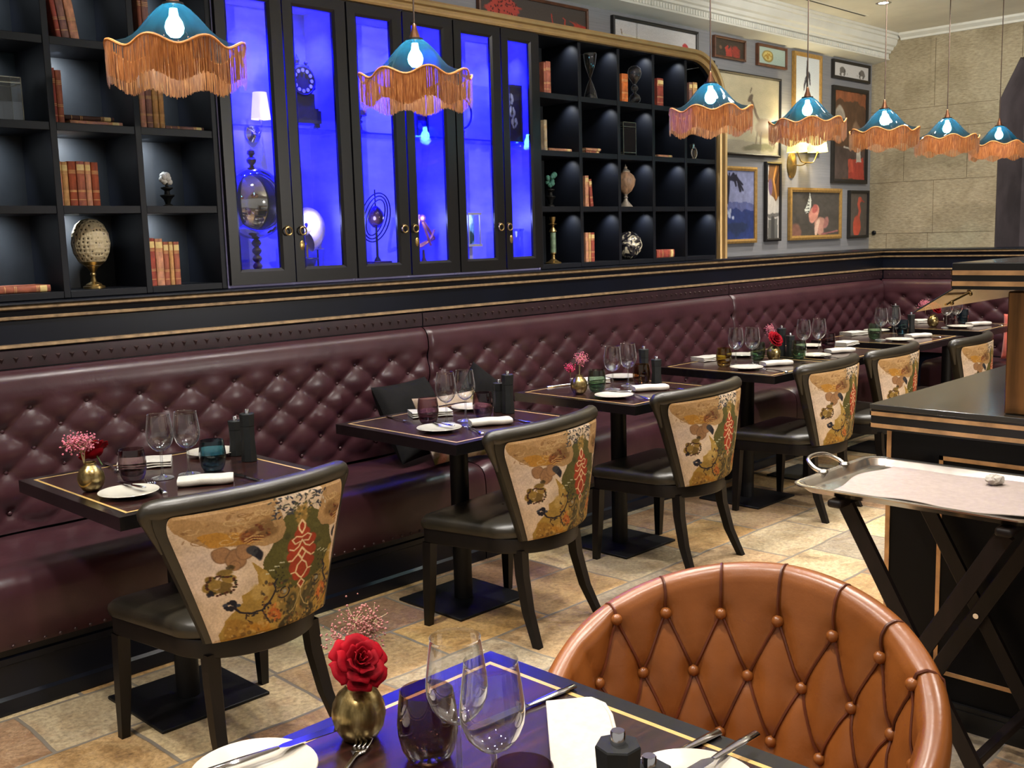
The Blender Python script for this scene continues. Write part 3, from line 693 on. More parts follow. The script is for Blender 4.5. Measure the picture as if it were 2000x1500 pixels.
    a.ell(cx, .155, .05, .07, (150, 116, 54), .05, .35); blobs(24, cx, .14, .07, .08, [(190, 154, 84), (110, 92, 44), (70, 66, 36)], .006, .014)
    # red damask column
    for x_, y_, r1, r2 in ((0, .27, .036, .05), (0, .31, .055, .045), (.055, .385, .05, .055), (-.055, .385, .05, .055), (0, .40, .05, .05), (.06, .47, .05, .05), (-.06, .47, .05, .05), (0, .49, .04, .04), (.045, .555, .055, .055), (-.045, .555, .055, .055), (.03, .62, .045, .045), (-.03, .62, .045, .045), (0, .695, .026, .034)):
        a.ell(cx+x_, y_, r1, r2, red, .025, .15)
    for s in (-1, 1):
        a.line([(cx, .215), (cx+s*.022, .25), (cx+s*.02, .28), (cx, .315)], .0055, cream); a.line([(cx, .345), (cx+s*.04, .33), (cx+s*.07, .35), (cx+s*.05, .385), (cx+s*.015, .375)], .0048, cream)
        a.line([(cx, .365), (cx+s*.025, .41), (cx+s*.06, .43), (cx+s*.09, .415)], .0048, cream); a.line([(cx, .425), (cx+s*.030, .465), (cx, .51)], .0065, cream)
        a.line([(cx+s*.03, .465), (cx+s*.075, .505), (cx+s*.10, .50)], .0055, cream); a.line([(cx, .52), (cx+s*.035, .55), (cx+s*.05, .60), (cx+s*.02, .64), (cx, .655)], .0055, cream); a.line([(cx+s*.05, .60), (cx+s*.085, .60)], .005, cream)
        a.line([(cx, .665), (cx+s*.03, .695), (cx, .735)], .005, cream); a.line([(cx, .74), (cx+s*.012, .80), (cx+s*.05, .87), (cx+s*.09, .90)], .0035, (176, 150, 96), .02)
    blobs(26, cx, .97, .10, .03, [(192, 150, 66), (46, 38, 26), (120, 92, 44)], .006, .014)
    a.a *= .92; return a.mottle(.10)
VEL = velvet()
ZB0, ZBH = .390, .390
def back_pt(u, v, off=0.0):
    w = .203+.132*v**1.05; curv = (.052+.004*v)*u*u+.016*v*u**6; y = -.302+.006*v-.012*math.sin(PI*v)*(1-u*u)
    sl = 2*(.052+.004*v)*u/w; nx, ny = sl, -1; L = math.hypot(nx, ny)
    return (w*u+nx/L*off, y+curv+ny/L*off, ZB0+ZBH*v-.010*off)
def chair_obj():
    t = thing('dining_chair', 'x', 'chair')
    # seat outline (D shape)
    R = []
    for k in range(41):
        s = k/40
        if s < .45: q = s/.45; R.append((.268-.036*q, .188-.298*q))
        else: th = (s-.45)/.55*PI/2; R.append((.232*math.cos(th), -.11-.195*math.sin(th)))
    outl = R+[(-x, y) for x, y in reversed(R[:-1])]
    # rounded front corners
    outl = [(.242, .200)]+[(x, y) if y < .18 else (x*.985, y) for x, y in outl]+[(-.242, .200)]
    sq = lambda y: y if y > -.12 else -.12+(y+.12)*.84
    def ring2(sc, z): return [(x*sc, sq(y*sc), z) for x, y in outl]
    def ring(sc, z): return [(x*sc, (y+.02)*sc-.02, z) for x, y in outl]
    b = MB(); b.grid([r+[r[0]] for r in (ring2(.9, .388), ring2(.985, .388), ring2(1.0, .393), ring2(1.012, .410), ring2(1.0, .424), ring2(.955, .436), ring2(.85, .442), ring2(.6, .447), ring2(.3, .449), ring2(.02, .449))])
    b.build('seat', m_chairleather, t, angle=50)
    b = MB(); b.grid([r+[r[0]] for r in (ring(.90, .387), ring(.975, .387), ring(.98, .382), ring(.975, .335), ring(.965, .332), ring(.90, .332), ring(.90, .387))])
    b.build('seat_rail', m_chairwood, t, angle=30)
    # backrest: leather slab with rolled rim
    nu, nv = 33, 22; us = np.linspace(-1, 1, nu); vs = np.linspace(0, 1, nv)
    def cu(u, v): return u if v < .8 else u*(1-.045*((v-.8)/.2)**3)
    rear = [[back_pt(cu(u, v), v, 0) for v in vs] for u in us]; front = [[back_pt(cu(u, v), v, -.05) for v in vs] for u in us]
    b = MB(); b.grid(rear); b.grid(front, flip=True)
    def loop(G): return [G[0][j] for j in range(nv)]+[G[i][-1] for i in range(1, nu)]+[G[-1][j] for j in range(nv-2, -1, -1)]+[G[i][0] for i in range(nu-2, 0, -1)]
    A, B = loop(rear), loop(front); bul = []
    for i, (p, q) in enumerate(zip(A, B)):
        m_ = (Vector(p)+Vector(q))/2; cx_ = Vector(back_pt(0, .5, -.025)); bul.append(tuple(m_+(m_-cx_)*.035))
    b.grid([A+[A[0]], bul+[bul[0]], B+[B[0]]])
    bk = b.build('backrest', m_chairleather, t, angle=75)
    rim = [back_pt(-1, v, -.022) for v in np.linspace(.70, .97, 5)]+[back_pt(u, 1.0+.012*(1-u**8), -.024) for u in np.linspace(-.975, .975, 25)]+[back_pt(1, v, -.022) for v in np.linspace(.97, .70, 5)]
    MB().tube(spline(rim, 70), [.010+.021*min(1, min(k, 69-k)/12) for k in range(70)], 12).build('top_rail', m_chairleather, bk, angle=60)
    # printed velvet panel on the outside of the back
    h, w = VEL.h, VEL.w; G = []; 
    for j in range(h):
        v = .965-(j/(h-1))*.965
        lim = .925
        if v > .80: q = (v-.80)/.165; lim = .925*(1-.10*(1-math.sqrt(max(0, 1-q*q))))
        G.append([back_pt(-lim+2*lim*i/(w-1), v, .0035+.0035*min(1, min(i, w-1-i, j, h-1-j)/5)) for i in range(w)])
    MB().grid(G).build('printed_back_panel', m_fabricpaint, bk, angle=80, colors=VEL.colors().reshape(-1, 3), recalc=False)['label'] = 'printed velvet panel with ochre, olive and red foliage'
    # legs
    for s in (-1, 1):
        b = MB(); q = []
        for z, hw, x, y in ((.333, .021, .240, .172), (.15, .019, .245, .178), (0, .014, .250, .184)):
            q.append([(s*x+i*hw, y+j*hw, z) for i, j in ((-1, -1), (1, -1), (1, 1), (-1, 1), (-1, -1))])
        b.grid(q); b.add(q[-1][:4], [(0, 1, 2, 3)]); b.build('leg', m_chairwood, t, angle=30, bevel=.003)
        b = MB(); q = []
        for z, hw, x, y in ((.345, .021, .170, -.212), (.25, .020, .174, -.220), (.12, .018, .186, -.252), (0, .015, .203, -.305)):
            q.append([(s*x+i*hw, y+j*hw, z) for i, j in ((-1, -1), (1, -1), (1, 1), (-1, 1), (-1, -1))])
        b.grid(q); b.add(q[-1][:4], [(0, 1, 2, 3)]); b.build('leg', m_chairwood, t, angle=30, bevel=.003)
    return t
CH = [(1.542, 2.814, 2), (2.782, 2.834, 7), (3.822, 2.852, 2), (4.945, 2.83, 3), (5.672, 2.82, 3), (6.46, 2.69, 4)]
CL = ['nearest the camera, at the table with the blue tumbler', 'second along the banquette, at the table by the charcoal cushions', 'third along the banquette, at the table with pink sprigs', 'fourth along the banquette, just left of the black counter', 'fifth along the banquette, half hidden by the counter top', 'farthest along, by the bronze column']
cs = Stock(chair_obj())
for (x, y, a), l in zip(CH, CL): cs.put((x, y, 0), math.radians(a), 'chair with floral velvet back ' + l, 'velvet-backed dining chairs')
# ------------------------------------------------------------------ tan buttoned tub armchair in the foreground
AX, AY, ATH = 1.606, 1.046, .152
def crest(ph): return max(.545, .78-.178*(abs(ph)/1.571)**1.75)
IP = [(.0, .0), (-.016, .004), (-.034, -.003), (-.046, -.022), (-.052, -.05), (-.064, -.12), (-.079, -.20), (-.097, -.30), (-.112, -.40)]   # inner face below the crest
OP = [(-.035, -.50), (-.022, -.40), (-.006, -.22), (.008, -.10), (.013, -.045), (.011, -.016), (.0, .0)]
def arm_raw(ph, dr, dz):
    ct, st = math.cos(ATH), math.sin(ATH); bk = (.304+dr)*math.cos(ph); lt = (.384+dr)*math.sin(ph)
    return Vector((bk*ct-lt*st, bk*st+lt*ct, max(crest(ph)+dz, 0.20 if dz < -.45 else .30)))
ipl = np.cumsum([0]+[math.dist(a, b) for a, b in zip(IP, IP[1:])])
DPH, ROWD = .372, .125
def row0(ph): return .673+.144*(crest(ph)-.78)
def inner(ph, s, lift=0.0):
    dr = float(np.interp(s, ipl, [p[0] for p in IP])); dz = float(np.interp(s, ipl, [p[1] for p in IP]))
    a = ph/DPH; w_ = (row0(ph)-crest(ph)-dz)/ROWD; p, q = a+w_/2, a-w_/2
    bul = (abs(math.sin(PI*p))*abs(math.sin(PI*q)))**.6
    fade = min(1, max(0, (s-.03)/.06)); colm = 0
    if w_ < 0: colm = math.exp(-((a-round(a))/.12)**2)*min(1, max(0, (s-.01)/.05))*.45
    d = ((1-bul)*.011*min(1, w_/.25) if w_ >= 0 else 0)*fade+colm*.006
    k2 = round(w_); off = .5 if k2 % 2 else 0; an = round(a-off)+off
    dist = math.hypot((a-an)*.125, (w_-k2)*ROWD)
    if k2 >= 0: d += .011*math.exp(-(dist/.026)**2)*fade
    return arm_raw(ph, dr+d-lift, dz)
ZI = [-p[1] for p in IP[2:]]; SI = list(ipl[2:])
def s_of(ph, w): return float(np.interp(crest(ph)-row0(ph)+w*ROWD, ZI, SI))
t = thing('armchair', 'tan leather tub armchair with buttoned back at the foreground table', 'armchair', (AX, AY, 0))
PH = np.linspace(-math.radians(118), math.radians(118), 190); SS = np.linspace(0, ipl[-1], 60)
b = MB(); G = []
for ph in PH:
    G.append([tuple(arm_raw(ph, dr, dz)) for dr, dz in OP[:-1]]+[tuple(inner(ph, s)) for s in SS])
b.grid(G); b.add(G[0], [tuple(range(len(G[0])))]); b.add(G[-1], [tuple(range(len(G[-1])-1, -1, -1))])
shell = b.build('tub_back', m_tan, t, angle=70)
wl = MB(); hi = math.radians(101)
def welt(p0, p1, n=16):
    pts = []
    for k in range(n):
        t_ = k/(n-1); ph = p0[0]+(p1[0]-p0[0])*t_; w = p0[1]+(p1[1]-p0[1])*t_; pts.append(inner(ph, s_of(ph, w), .0035))
    wl.tube(pts, .0034, 6)
for k in range(3):
    for i in range(-6, 7):
        ph = (i+(.5 if k % 2 else 0))*DPH
        if abs(ph) > 3.6*DPH: continue
        s0 = s_of(ph, k); MB().ball(inner(ph, s0, .005), .0125, 14, 8).build('button', m_tan, shell)
        if k == 0: wl.tube([inner(ph, s0*(1-q/17)+.002, .0035) for q in range(18)]+[arm_raw(ph, .010, -.012), arm_raw(ph, .016, -.05)], .0034, 6)
        if k < 2:
            for dlt in (-.5, .5):
                if abs(ph+dlt*DPH) < 3.6*DPH: welt((ph, k), (ph+dlt*DPH, k+1))
wl.build('welting', m_tanwelt, shell)
b = MB(); ct, st = math.cos(ATH), math.sin(ATH)
oc = [((.235 if math.cos(a) > 0 else .31)*math.cos(a), .245*math.sin(a)) for a in [2*PI*k/40 for k in range(40)]]
oc = [(x*ct-y*st, x*st+y*ct) for x, y in oc]
def rg(s, z): r = [(x*s, y*s, z) for x, y in oc]; return r+[r[0]]
b.grid([rg(.02, .24), rg(.93, .24), rg(.97, .26), rg(.97, .37), rg(.93, .392), rg(.8, .402), rg(.02, .405)]); b.build('seat', m_tan, t, angle=60)
for dx, dy in ((-.2, -.2), (-.2, .2), (.2, -.2), (.2, .2)):
    MB().lathe([(0, 0), (.014, 0), (.021, .236), (0, .236)], 14, (dx*ct-dy*st, dx*st+dy*ct, 0)).build('leg', m_chairwood, t)
# ------------------------------------------------------------------ black serving counter with brass lines, upper shelf and bronze column
m_counter = M('counter_paint', (9, 9, 12), .5, spec=.15)
t = thing('serving_counter', 'black serving counter with brass lines, glossy top, bronze column and upper shelf', 'counter', (2.99, 1.385, 0))
def bar(mb, x0, x1, y0, y1, z0, z1): mb.box(x0-2.99, x1-2.99, y0-1.385, y1-1.385, z0, z1)
b = MB(); bar(b, 2.992, 4.15, -1.3, 1.383, .0, .874); b.build('body', m_counter, t)
b = MB(); bar(b, 2.952, 4.2, -1.35, 1.424, .936, .952); b.build('top', M('counter_top', (44, 42, 38), .16, coat=.4, nscale=3), t, bevel=.002)
m_brassline = M('brass_line', (196, 154, 108), .4, .55, nscale=12)
b = MB(); bar(b, 2.956, 4.19, -1.34, 1.420, .876, .9355); b.build('top_edge', m_black, t)
b = MB()
for z in (.918, .882):
    bar(b, 2.9535, 2.957, -1.34, 1.4225, z, z+.012); bar(b, 2.9535, 4.19, 1.419, 1.4225, z, z+.012)
b.build('brass_edge_line', m_brassline, t)
b = MB()
bar(b, 2.9885, 2.993, 1.37, 1.384, .10, .874); bar(b, 2.9885, 4.1, 1.381, 1.3845, .10, .11)
for y0, y1 in ((.25, 1.225), (-.85, .13)):
    for z in (.15, .80): bar(b, 2.9885, 2.993, y0, y1, z, z+.012)
    for y in (y0, y1-.012): bar(b, 2.9885, 2.993, y, y+.012, .15, .812)
b.build('brass_panel_line', m_brassline, t)
b = MB(); bar(b, 2.975, 2.9915, -1.3, 1.383, .0, .06); bar(b, 2.98, 2.9915, -1.3, 1.383, .06, .075); b.build('skirting', m_black, t)
b = MB(); bar(b, 2.995, 3.32, .72, 1.052, .953, 1.292); b.build('column', m_bronze, t, bevel=.004)
sx, sy = 2.953, 1.19
us = MB(); bar(us, sx, 4.2, -.6, sy, 1.298, 1.371); us.build('upper_shelf', m_black, t, bevel=.0015)
b = MB()
for z in (1.338, 1.308): bar(b, sx-.002, sx+.002, -.6, sy+.001, z, z+.013); bar(b, sx-.002, 4.2, sy-.002, sy+.0015, z, z+.013)
b.build('brass_shelf_line', m_brassline, t)
b = MB(); bar(b, sx+.005, 4.19, -.59, sy-.005, 1.3712, 1.3722); b.build('shelf_top', M('counter_top', (44, 42, 38), .16), t)
def smoked():
    q = NT('smoked_mirror_glass'); v = q.coord('Object'); n = q.noise(v, 3, 3)
    d = q.n('ShaderNodeBsdfGlossy', Roughness=.12); q.l(q.ramp(n, [(.3, (226, 214, 196)), (.7, (246, 238, 224))]), d.inputs['Color'])
    tr = q.n('ShaderNodeBsdfTransparent'); q.l(q.ramp(n, [(.3, (196, 186, 170)), (.7, (214, 204, 190))]), tr.inputs['Color'])
    ms = q.n('ShaderNodeMixShader'); ms.inputs[0].default_value = .6; q.l(tr.outputs[0], ms.inputs[1]); q.l(d.outputs[0], ms.inputs[2]); q.l(ms.outputs[0], q.out.inputs['Surface']); return q.m
ox, oy = 2.99, 1.385
b = MB(); p0, p1 = (sy-.004, 1.299), (sy+.104, 1.231)
b.add([(sx-ox, p0[0]-oy, p0[1]), (4.1-ox, p0[0]-oy, p0[1]), (4.1-ox, p1[0]-oy, p1[1]), (sx-ox, p1[0]-oy, p1[1])], [(0, 1, 2, 3)])
pn = b.build('sloping_glass', smoked(), t)
MB().tube([(sx-ox-.001, p0[0]-oy, p0[1]), (sx-ox-.001, p1[0]-oy, p1[1])], .0022, 6).build('glass_edge', m_matteblack, pn)
b = MB(); b.tube([(3.02-ox, 1.232-oy, 1.250), (3.20-ox, 1.222-oy, 1.282)], .0035, 8); b.ball((3.05-ox, 1.226-oy, 1.252), .006); b.ball((3.17-ox, 1.22-oy, 1.272), .006); b.build('brass_bracket', m_brass, t)
# ------------------------------------------------------------------ folding stand with silver tray
t = thing('tray_stand', 'dark wooden folding X-legged stand under the silver tray', 'tray stand', (2.715, 1.07, 0))
def leg(x, y0, z0, y1, z1, w, th):
    d = Vector((0, y1-y0, z1-z0)); d.normalize(); n = Vector((0, -d.z, d.y)); b = MB(); P = []
    for y, z in ((y0, z0), (y1, z1)):
        c_ = Vector((x, y, z)); P.append([tuple(c_+n*w*i+Vector((th*j, 0, 0))) for i, j in ((-1, -1), (1, -1), (1, 1), (-1, 1), (-1, -1))])
    b.grid(P); b.add(P[0][:4], [(0, 1, 2, 3)]); b.add(P[1][:4], [(3, 2, 1, 0)]); b.build('leg', m_traywood, t, bevel=.003)
for x in (-.20, .20):
    leg(x+.011, .206, .752, -.215, .012, .021, .0095); leg(x-.011, -.206, .752, .215, .012, .021, .0095)
    MB().lathe([(0, -.024), (.008, -.024), (.008, .024), (0, .024)], 10).move(Matrix.Translation((x, 0, .39)) @ Matrix.Rotation(PI/2, 4, 'Y')).build('pivot_bolt', m_steel, t)
for y in (-.212, .212): MB().box(-.25, .25, y-.02, y+.02, .753, .775).build('top_bar', m_traywood, t, bevel=.008, segs=3)
for y in (-.14, .14): MB().box(-.189, .189, y-.012, y+.012, .13, .155).build('stretcher', m_traywood, t, bevel=.003)
tr = thing('serving_tray', 'large rectangular silver tray with a loop handle on the folding stand', 'tray', (2.70, 1.10, .776))
def rr(hx, hy, r, z, n=8):
    o = []
    for cx_, cy_, a0 in ((hx-r, hy-r, 0), (-hx+r, hy-r, PI/2), (-hx+r, -hy+r, PI), (hx-r, -hy+r, 1.5*PI)):
        for k in range(n+1): a = a0+PI/2*k/n; o.append((cx_+r*math.cos(a), cy_+r*math.sin(a), z))
    return o+[o[0]]
HX, HY = .235, .315
b = MB(); b.grid([rr(.01, .01, .005, .002), rr(HX-.04, HY-.04, .03, .002), rr(HX-.028, HY-.028, .04, .006), rr(HX-.018, HY-.018, .045, .022), rr(HX-.006, HY-.006, .05, .026), rr(HX+.002, HY+.002, .055, .024), rr(HX+.002, HY+.002, .055, .020), rr(HX-.008, HY-.008, .05, .020), rr(HX-.028, HY-.028, .04, .002), rr(HX-.04, HY-.04, .03, 0), rr(.01, .01, .005, 0)])
b.build('pan', m_silver, tr, angle=50)
for s in (-1, 1):
    b = MB(); b.tube(spline([(-.062, s*(HY-.012), .026), (-.07, s*(HY+.012), .036), (-.05, s*(HY+.042), .052), (0, s*(HY+.052), .056), (.05, s*(HY+.042), .052), (.07, s*(HY+.012), .036), (.062, s*(HY-.012), .026)], 30), .0062, 10)
    for x in (-.062, .062): b.ball((x, s*(HY-.012), .028), .014, 12, 6, .5)
    b.build('handle', m_silver, tr)
def cloth(name, label, x0, x1, y0, y1, z, loc, seed, amp=.006, rot=0, jag=.012):
    N = 40; r = np.random.default_rng(seed); G = []
    for i in range(N):
        row = []
        for j in range(N):
            u, v = i/(N-1), j/(N-1); x = x0+(x1-x0)*u; y = y0+(y1-y0)*v
            x += jag*math.sin(v*9+seed)*(1-u); y += jag*math.sin(u*7+seed*2)
            h = amp*(1+math.sin(u*6+v*3+seed))*.5+amp*.5*(1+math.sin(v*11-u*4+seed))*.5
            row.append((x, y, z+h))
        G.append(row)
    o = MB().grid(G).build(name, m_traylinen, None, angle=80, loc=loc, rz=rot); md = o.modifiers.new('thick', 'SOLIDIFY'); md.thickness = .0025; md.offset = 1
    return tag(o, label, 'napkin')
TZ = .776+.0062
cloth('tray_napkin', 'large white linen napkin spread rumpled over the silver tray', -.175, .182, -.258, .225, 0, (2.70, 1.10, TZ), 2, .007)
b = MB(); r_ = random.Random(4)
b.lathe([(.0, 0), (.012, 0), (.02, .006), (.022, .014), (.018, .022), (.008, .026), (0, .026)], 16)
b.v = [(x+r_.uniform(-.005, .005), y+r_.uniform(-.005, .005), z+r_.uniform(-.0, .004)) for x, y, z in b.v]
tag(b.build('crumpled_napkin', m_linen, loc=(2.80, 1.0, TZ+.012), angle=20), 'small crumpled white napkin ball on the tray linen', 'napkin')
# ------------------------------------------------------------------ pendant lamps
def pendant_obj():
    t = thing('pendant_lamp', 'x', 'pendant lamp'); NW = 8
    N = 160; pr = [(.026, 0), (.034, -.004), (.05, -.016), (.07, -.036), (.09, -.060), (.108, -.082), (.128, -.102), (.150, -.117), (.174, -.127), (.196, -.132)]
    def rim(a, k=1.0): return math.cos(NW*a+.6)*k
    G = []
    for i in range(N):
        a = 2*PI*i/N; row = []
        for r, z in pr:
            q = max(0, (r-.07)/.126)**1.6; row.append(((r+.006*q*rim(a))*math.cos(a), (r+.006*q*rim(a))*math.sin(a), z+.0125*q*rim(a)))
        G.append(row)
    MB().grid(G, cu=True).build('glass_shade', m_teal, t, angle=80)
    def edge(a, dz=0, dr=0): r = .197+.006*rim(a)+dr; return (r*math.cos(a), r*math.sin(a), -.132+.0125*rim(a)+dz)
    fr = MB(); r_ = random.Random(3); n = 900
    for i in range(n):
        a = 2*PI*(i+r_.uniform(-.3, .3))/n; da = .0105; L = .098+r_.uniform(-.004, .004); tw = r_.uniform(-.0022, .0022); dr = r_.uniform(-.002, .003)
        p = [edge(a-da/2, 0, dr), edge(a+da/2, 0, dr)]; q = [(x+tw, y+tw*.6, z-L) for x, y, z in p]; m_ = [((u[0]+v[0])/2*1.004, (u[1]+v[1])/2*1.004, (u[2]+v[2])/2) for u, v in zip(p, q)]
        fr.add([p[0], p[1], m_[1], m_[0], q[1], q[0]], [(0, 1, 2, 3), (3, 2, 4, 5)])
    fr.build('fringe', m_fringe, t, angle=180, recalc=False)
    MB().tube([edge(2*PI*i/N, .001, .001) for i in range(N)], .0042, 6, closed=True).build('braid_trim', m_braid, t)
    MB().lathe([(0, .004), (.030, .004), (.031, -.002), (.027, -.006)], 20).build('gallery_ring', m_matteblack, t)
    MB().lathe([(.020, .004), (.017, .014), (.010, .034), (.007, .052), (.0035, .056), (0, .056)], 16).build('lamp_cap', m_bronzecap, t)
    MB().tube([(0, 0, .055), (0, 0, CEIL-2.18-.014)], .0032, 8).build('cord', m_cord, t)
    MB().lathe([(0, CEIL-2.18-.016), (.02, CEIL-2.18-.016), (.034, CEIL-2.18-.006), (.036, CEIL-2.18-.0005)], 20).build('ceiling_rose', m_matteblack, t)
    MB().lathe([(0, -.096), (.014, -.093), (.024, -.082), (.028, -.066), (.024, -.050), (.014, -.034), (.011, -.012), (0, -.010)], 16).build('bulb', m_bulb, t)
    return t
ps = Stock(pendant_obj())
PN = ['nearest pendant lamp, cut off at the top left over the nearest table', 'pendant lamp hanging before the blue cabinet doors, alone', 'pendant lamp hanging at the rounded brass corner of the bookcase', 'pendant lamp hanging before the lit wall sconce and gilt frames', 'pendant lamp hanging at the edge of the stone wall', 'pendant lamp in front of the stone wall, second from the end', 'last pendant lamp at the end of the row, by the stone opening']
for k, l in zip((0, 1, 3, 4, 5, 6, 7), PN):
    x = 1.585+.9225*k; p = ps.put((x, 2.93, 2.18), k*.37, 'teal glass ' + l, 'teal fringed pendant lamps')
    led('pendant_light', (x, 2.93, 2.085), 1.3, (1, .93, .82), .03)
# ------------------------------------------------------------------ tableware kinds
def wine_obj():
    t = thing('wine_glass', 'x', 'wine glass')
    MB().lathe([(.0042, .086), (.012, .088), (.024, .096), (.034, .109), (.0402, .126), (.0415, .140), (.0405, .155), (.0375, .178), (.0345, .200), (.0338, .206), (.0345, .2065)], 40).build('bowl', m_clear, t, angle=80)
    MB().lathe([(.0052, .014), (.0040, .03), (.0038, .06), (.0044, .087)], 16).build('stem', m_clear, t, angle=80)
    MB().lathe([(0, .0008), (.0345, .0008), (.035, .002), (.022, .005), (.009, .009), (.0052, .0142)], 36).build('foot', m_clear, t, angle=50)
    return t
WINE = Stock(wine_obj())
TPROF = [(0, .0008), (.026, .0008), (.031, .003), (.038, .018), (.0425, .040), (.0432, .055), (.041, .078), (.0385, .096), (.0378, .101), (.0365, .101), (.0395, .078), (.0412, .055), (.040, .040), (.034, .022), (.02, .015), (0, .014)]
TST = {}
def tumbler(key, loc, label):
    if key not in TST: TST[key] = Stock(tag(MB().lathe(TPROF, 40).build('tumbler', TUMB[key], angle=70), 'x', 'drinking glass'))
    return TST[key].put(loc, 0, label, 'coloured tumblers on the tables')
def vase_obj():
    return tag(MB().lathe([(0, .0008), (.022, .001), (.030, .004), (.041, .022), (.0455, .042), (.043, .060), (.034, .077), (.022, .087), (.019, .092), (.022, .098), (.018, .098), (.016, .092), (.02, .086), (.03, .07), (0, .05)], 40).move(Matrix.Diagonal((.88, .88, .9, 1))).build('vase', m_vase, angle=60), 'x', 'vase')
VASE = Stock(vase_obj())
def mill_obj(h):
    t = thing('pepper_mill', 'x', 'pepper mill'); k = h/.175
    MB().lathe([(0, .0008), (.0265, .0008), (.0272, .004), (.0225, .075*k), (.0238, .118*k)], 7, a0=.3).build('body', m_millblack, t, angle=20)
    MB().lathe([(.0236, .1192*k), (.0262, .1585*k), (.025, .1605*k), (0, .161*k)], 7, a0=.3).build('head', m_millblack, t, angle=20)
    MB().lathe([(.0085, .1605*k), (.0085, .1605*k+.014), (.0075, .1605*k+.0155), (0, .1605*k+.0155)], 16).build('knob', m_steel, t, angle=40)
    return t
MILL = {'tall': Stock(mill_obj(.178)), 'short': Stock(mill_obj(.134))}
PLATE = Stock(tag(MB().lathe([(0, .0008), (.045, .0008), (.05, .003), (.072, .009), (.086, .0125), (.0875, .0138), (.0865, .0152), (.07, .0118), (.052, .0062), (0, .0058)], 48).build('side_plate', m_white, angle=60), 'x', 'plate'))
def knife_obj(L, bw):
    t = thing('table_knife', 'x', 'knife')
    b = MB(); b.tube([(x*L, 0, 0) for x in (-.5, -.49, -.3, -.1, -.04)], [.002, .0058, .0062, .0046, .0035], 10); b.v = [(x, y*1.15, .004+z*.6) for x, y, z in b.v]; b.build('handle', m_steel, t, angle=60)
    pl = [(-.04*L, -.003), (.02*L, -bw*.5), (.30*L, -bw*.5), (.43*L, -bw*.42), (.5*L, 0), (.46*L, bw*.42), (.36*L, bw*.5), (.0, bw*.35), (-.04*L, .003)]
    MB().prism(pl, .0032, .0048).build('blade', m_steel, t, angle=30)
    return t
BKNIFE = Stock(knife_obj(.150, .016)); DKNIFE = Stock(knife_obj(.225, .018))
def fork_obj():
    t = thing('fork', 'x', 'fork')
    b = MB(); b.tube([(x, 0, z) for x, z in ((-.10, .004), (-.098, .004), (-.06, .005), (0, .008), (.035, .006), (.05, .004))], [.002, .0062, .0055, .0028, .0026, .004], 8); b.v = [(x, y*1.25, z*.8) for x, y, z in b.v]; b.build('handle', m_steel, t, angle=60)
    b = MB(); P = lambda u, w: (u, w, .0035+.006*((u-.06)/.05)**2 if u > .06 else .0035)
    b.add([P(.045, -.004), P(.054, -.0105), P(.066, -.0115), P(.066, .0115), P(.054, .0105), P(.045, .004)], [(0, 1, 2, 3, 4, 5)])
    for k in range(4):
        y = -.0115+.0066*k; b.grid([[P(u, y+i) for u in (.066, .08, .095, .104)] for i in (0, .0032)])
    o = b.build('tines', m_steel, t, angle=60); md = o.modifiers.new('t', 'SOLIDIFY'); md.thickness = .0014
    return t
FORK = Stock(fork_obj())
def roll_obj(L, W, Hh, layers, seed):
    b = MB(); r = random.Random(seed); z = .0008
    for k in range(layers):
        h = Hh/layers; dx = r.uniform(-.004, .004)*(k > 0); G = []
        for i in range(19):
            x = -L/2+L*i/18+dx*.0; ring_ = []
            e = min(i, 18-i); sc = .82 if e == 0 else (.95 if e == 1 else 1)
            for q in range(24):
                a = 2*PI*q/24; cx_, sz_ = math.cos(a), math.sin(a)
                ring_.append((x, dx+W/2*math.copysign(abs(cx_)**.45, cx_)*(1-.02*k), z+h/2+h/2*math.copysign(abs(sz_)**.6, sz_)*sc+.0012*math.sin(x*60+seed+k)))
            G.append(ring_)
        o = len(b.v); b.grid(G, cv=True); b.add(G[0], [tuple(range(24))]); b.add(G[-1], [tuple(range(23, -1, -1))]); z += h*.985+.0006
    return tag(b.build('napkin', m_linen, angle=75), 'x', 'napkin')
NROLL = Stock(roll_obj(.165, .075, .026, 1, 2)); NFOLD = Stock(roll_obj(.17, .115, .022, 3, 5))
def rose_obj(sc=1.0):
    t = thing('red_rose', 'x', 'flower')
    b = MB(); r = random.Random(8)
    def petal(a, rad, h, tilt, wd, curl, z0):
        G = []
        for i in range(9):
            u = -1+2*i/8; row = []
            for j in range(9):
                v = j/8; w = wd*(math.sin(PI*min(1, .18+.62*v)))**.7*(1-.22*max(0, v-.75)*4*abs(u)**2)
                th = a+u*w; rr_ = rad*(.35+.65*v)+tilt*v*v+curl*max(0, v-.7)**1.3*2.4+.0012*math.sin(u*5+a*3)*v
                row.append((rr_*math.cos(th), rr_*math.sin(th), z0+h*v*(1-.16*u*u*v)-curl*max(0, v-.78)*1.5))
            G.append(row)
        b.grid(G)
    for k in range(3): petal(k*2.2, .0055, .030, .001, 1.5, 0, .008)
    for k in range(4): petal(k*1.6+.5, .011, .032, .003, 1.15, .001, .005)
    for k in range(5): petal(k*1.257+.2, .018, .031, .006, .95, .004, .002)
    for k in range(5): petal(k*1.257+.85, .025, .028, .010, .85, .009, -.002)
    for k in range(6): petal(k*1.047+.4, .030, .022, .013, .75, .012, -.006)
    b.lathe([(.004, -.012), (.02, -.009), (.028, .0), (.012, .012), (0, .012)], 16)
    b.v = [(x*sc, y*sc, z*sc) for x, y, z in b.v]
    o = b.build('petals', m_rosered, t, angle=80, recalc=False); o.modifiers.new('t', 'SOLIDIFY').thickness = .0008
    MB().tube([(0, 0, -.010), (.001, .001, -.045*sc)], .0022, 6).build('stem', M('green_stem', (64, 84, 40), .7), t)
    return t
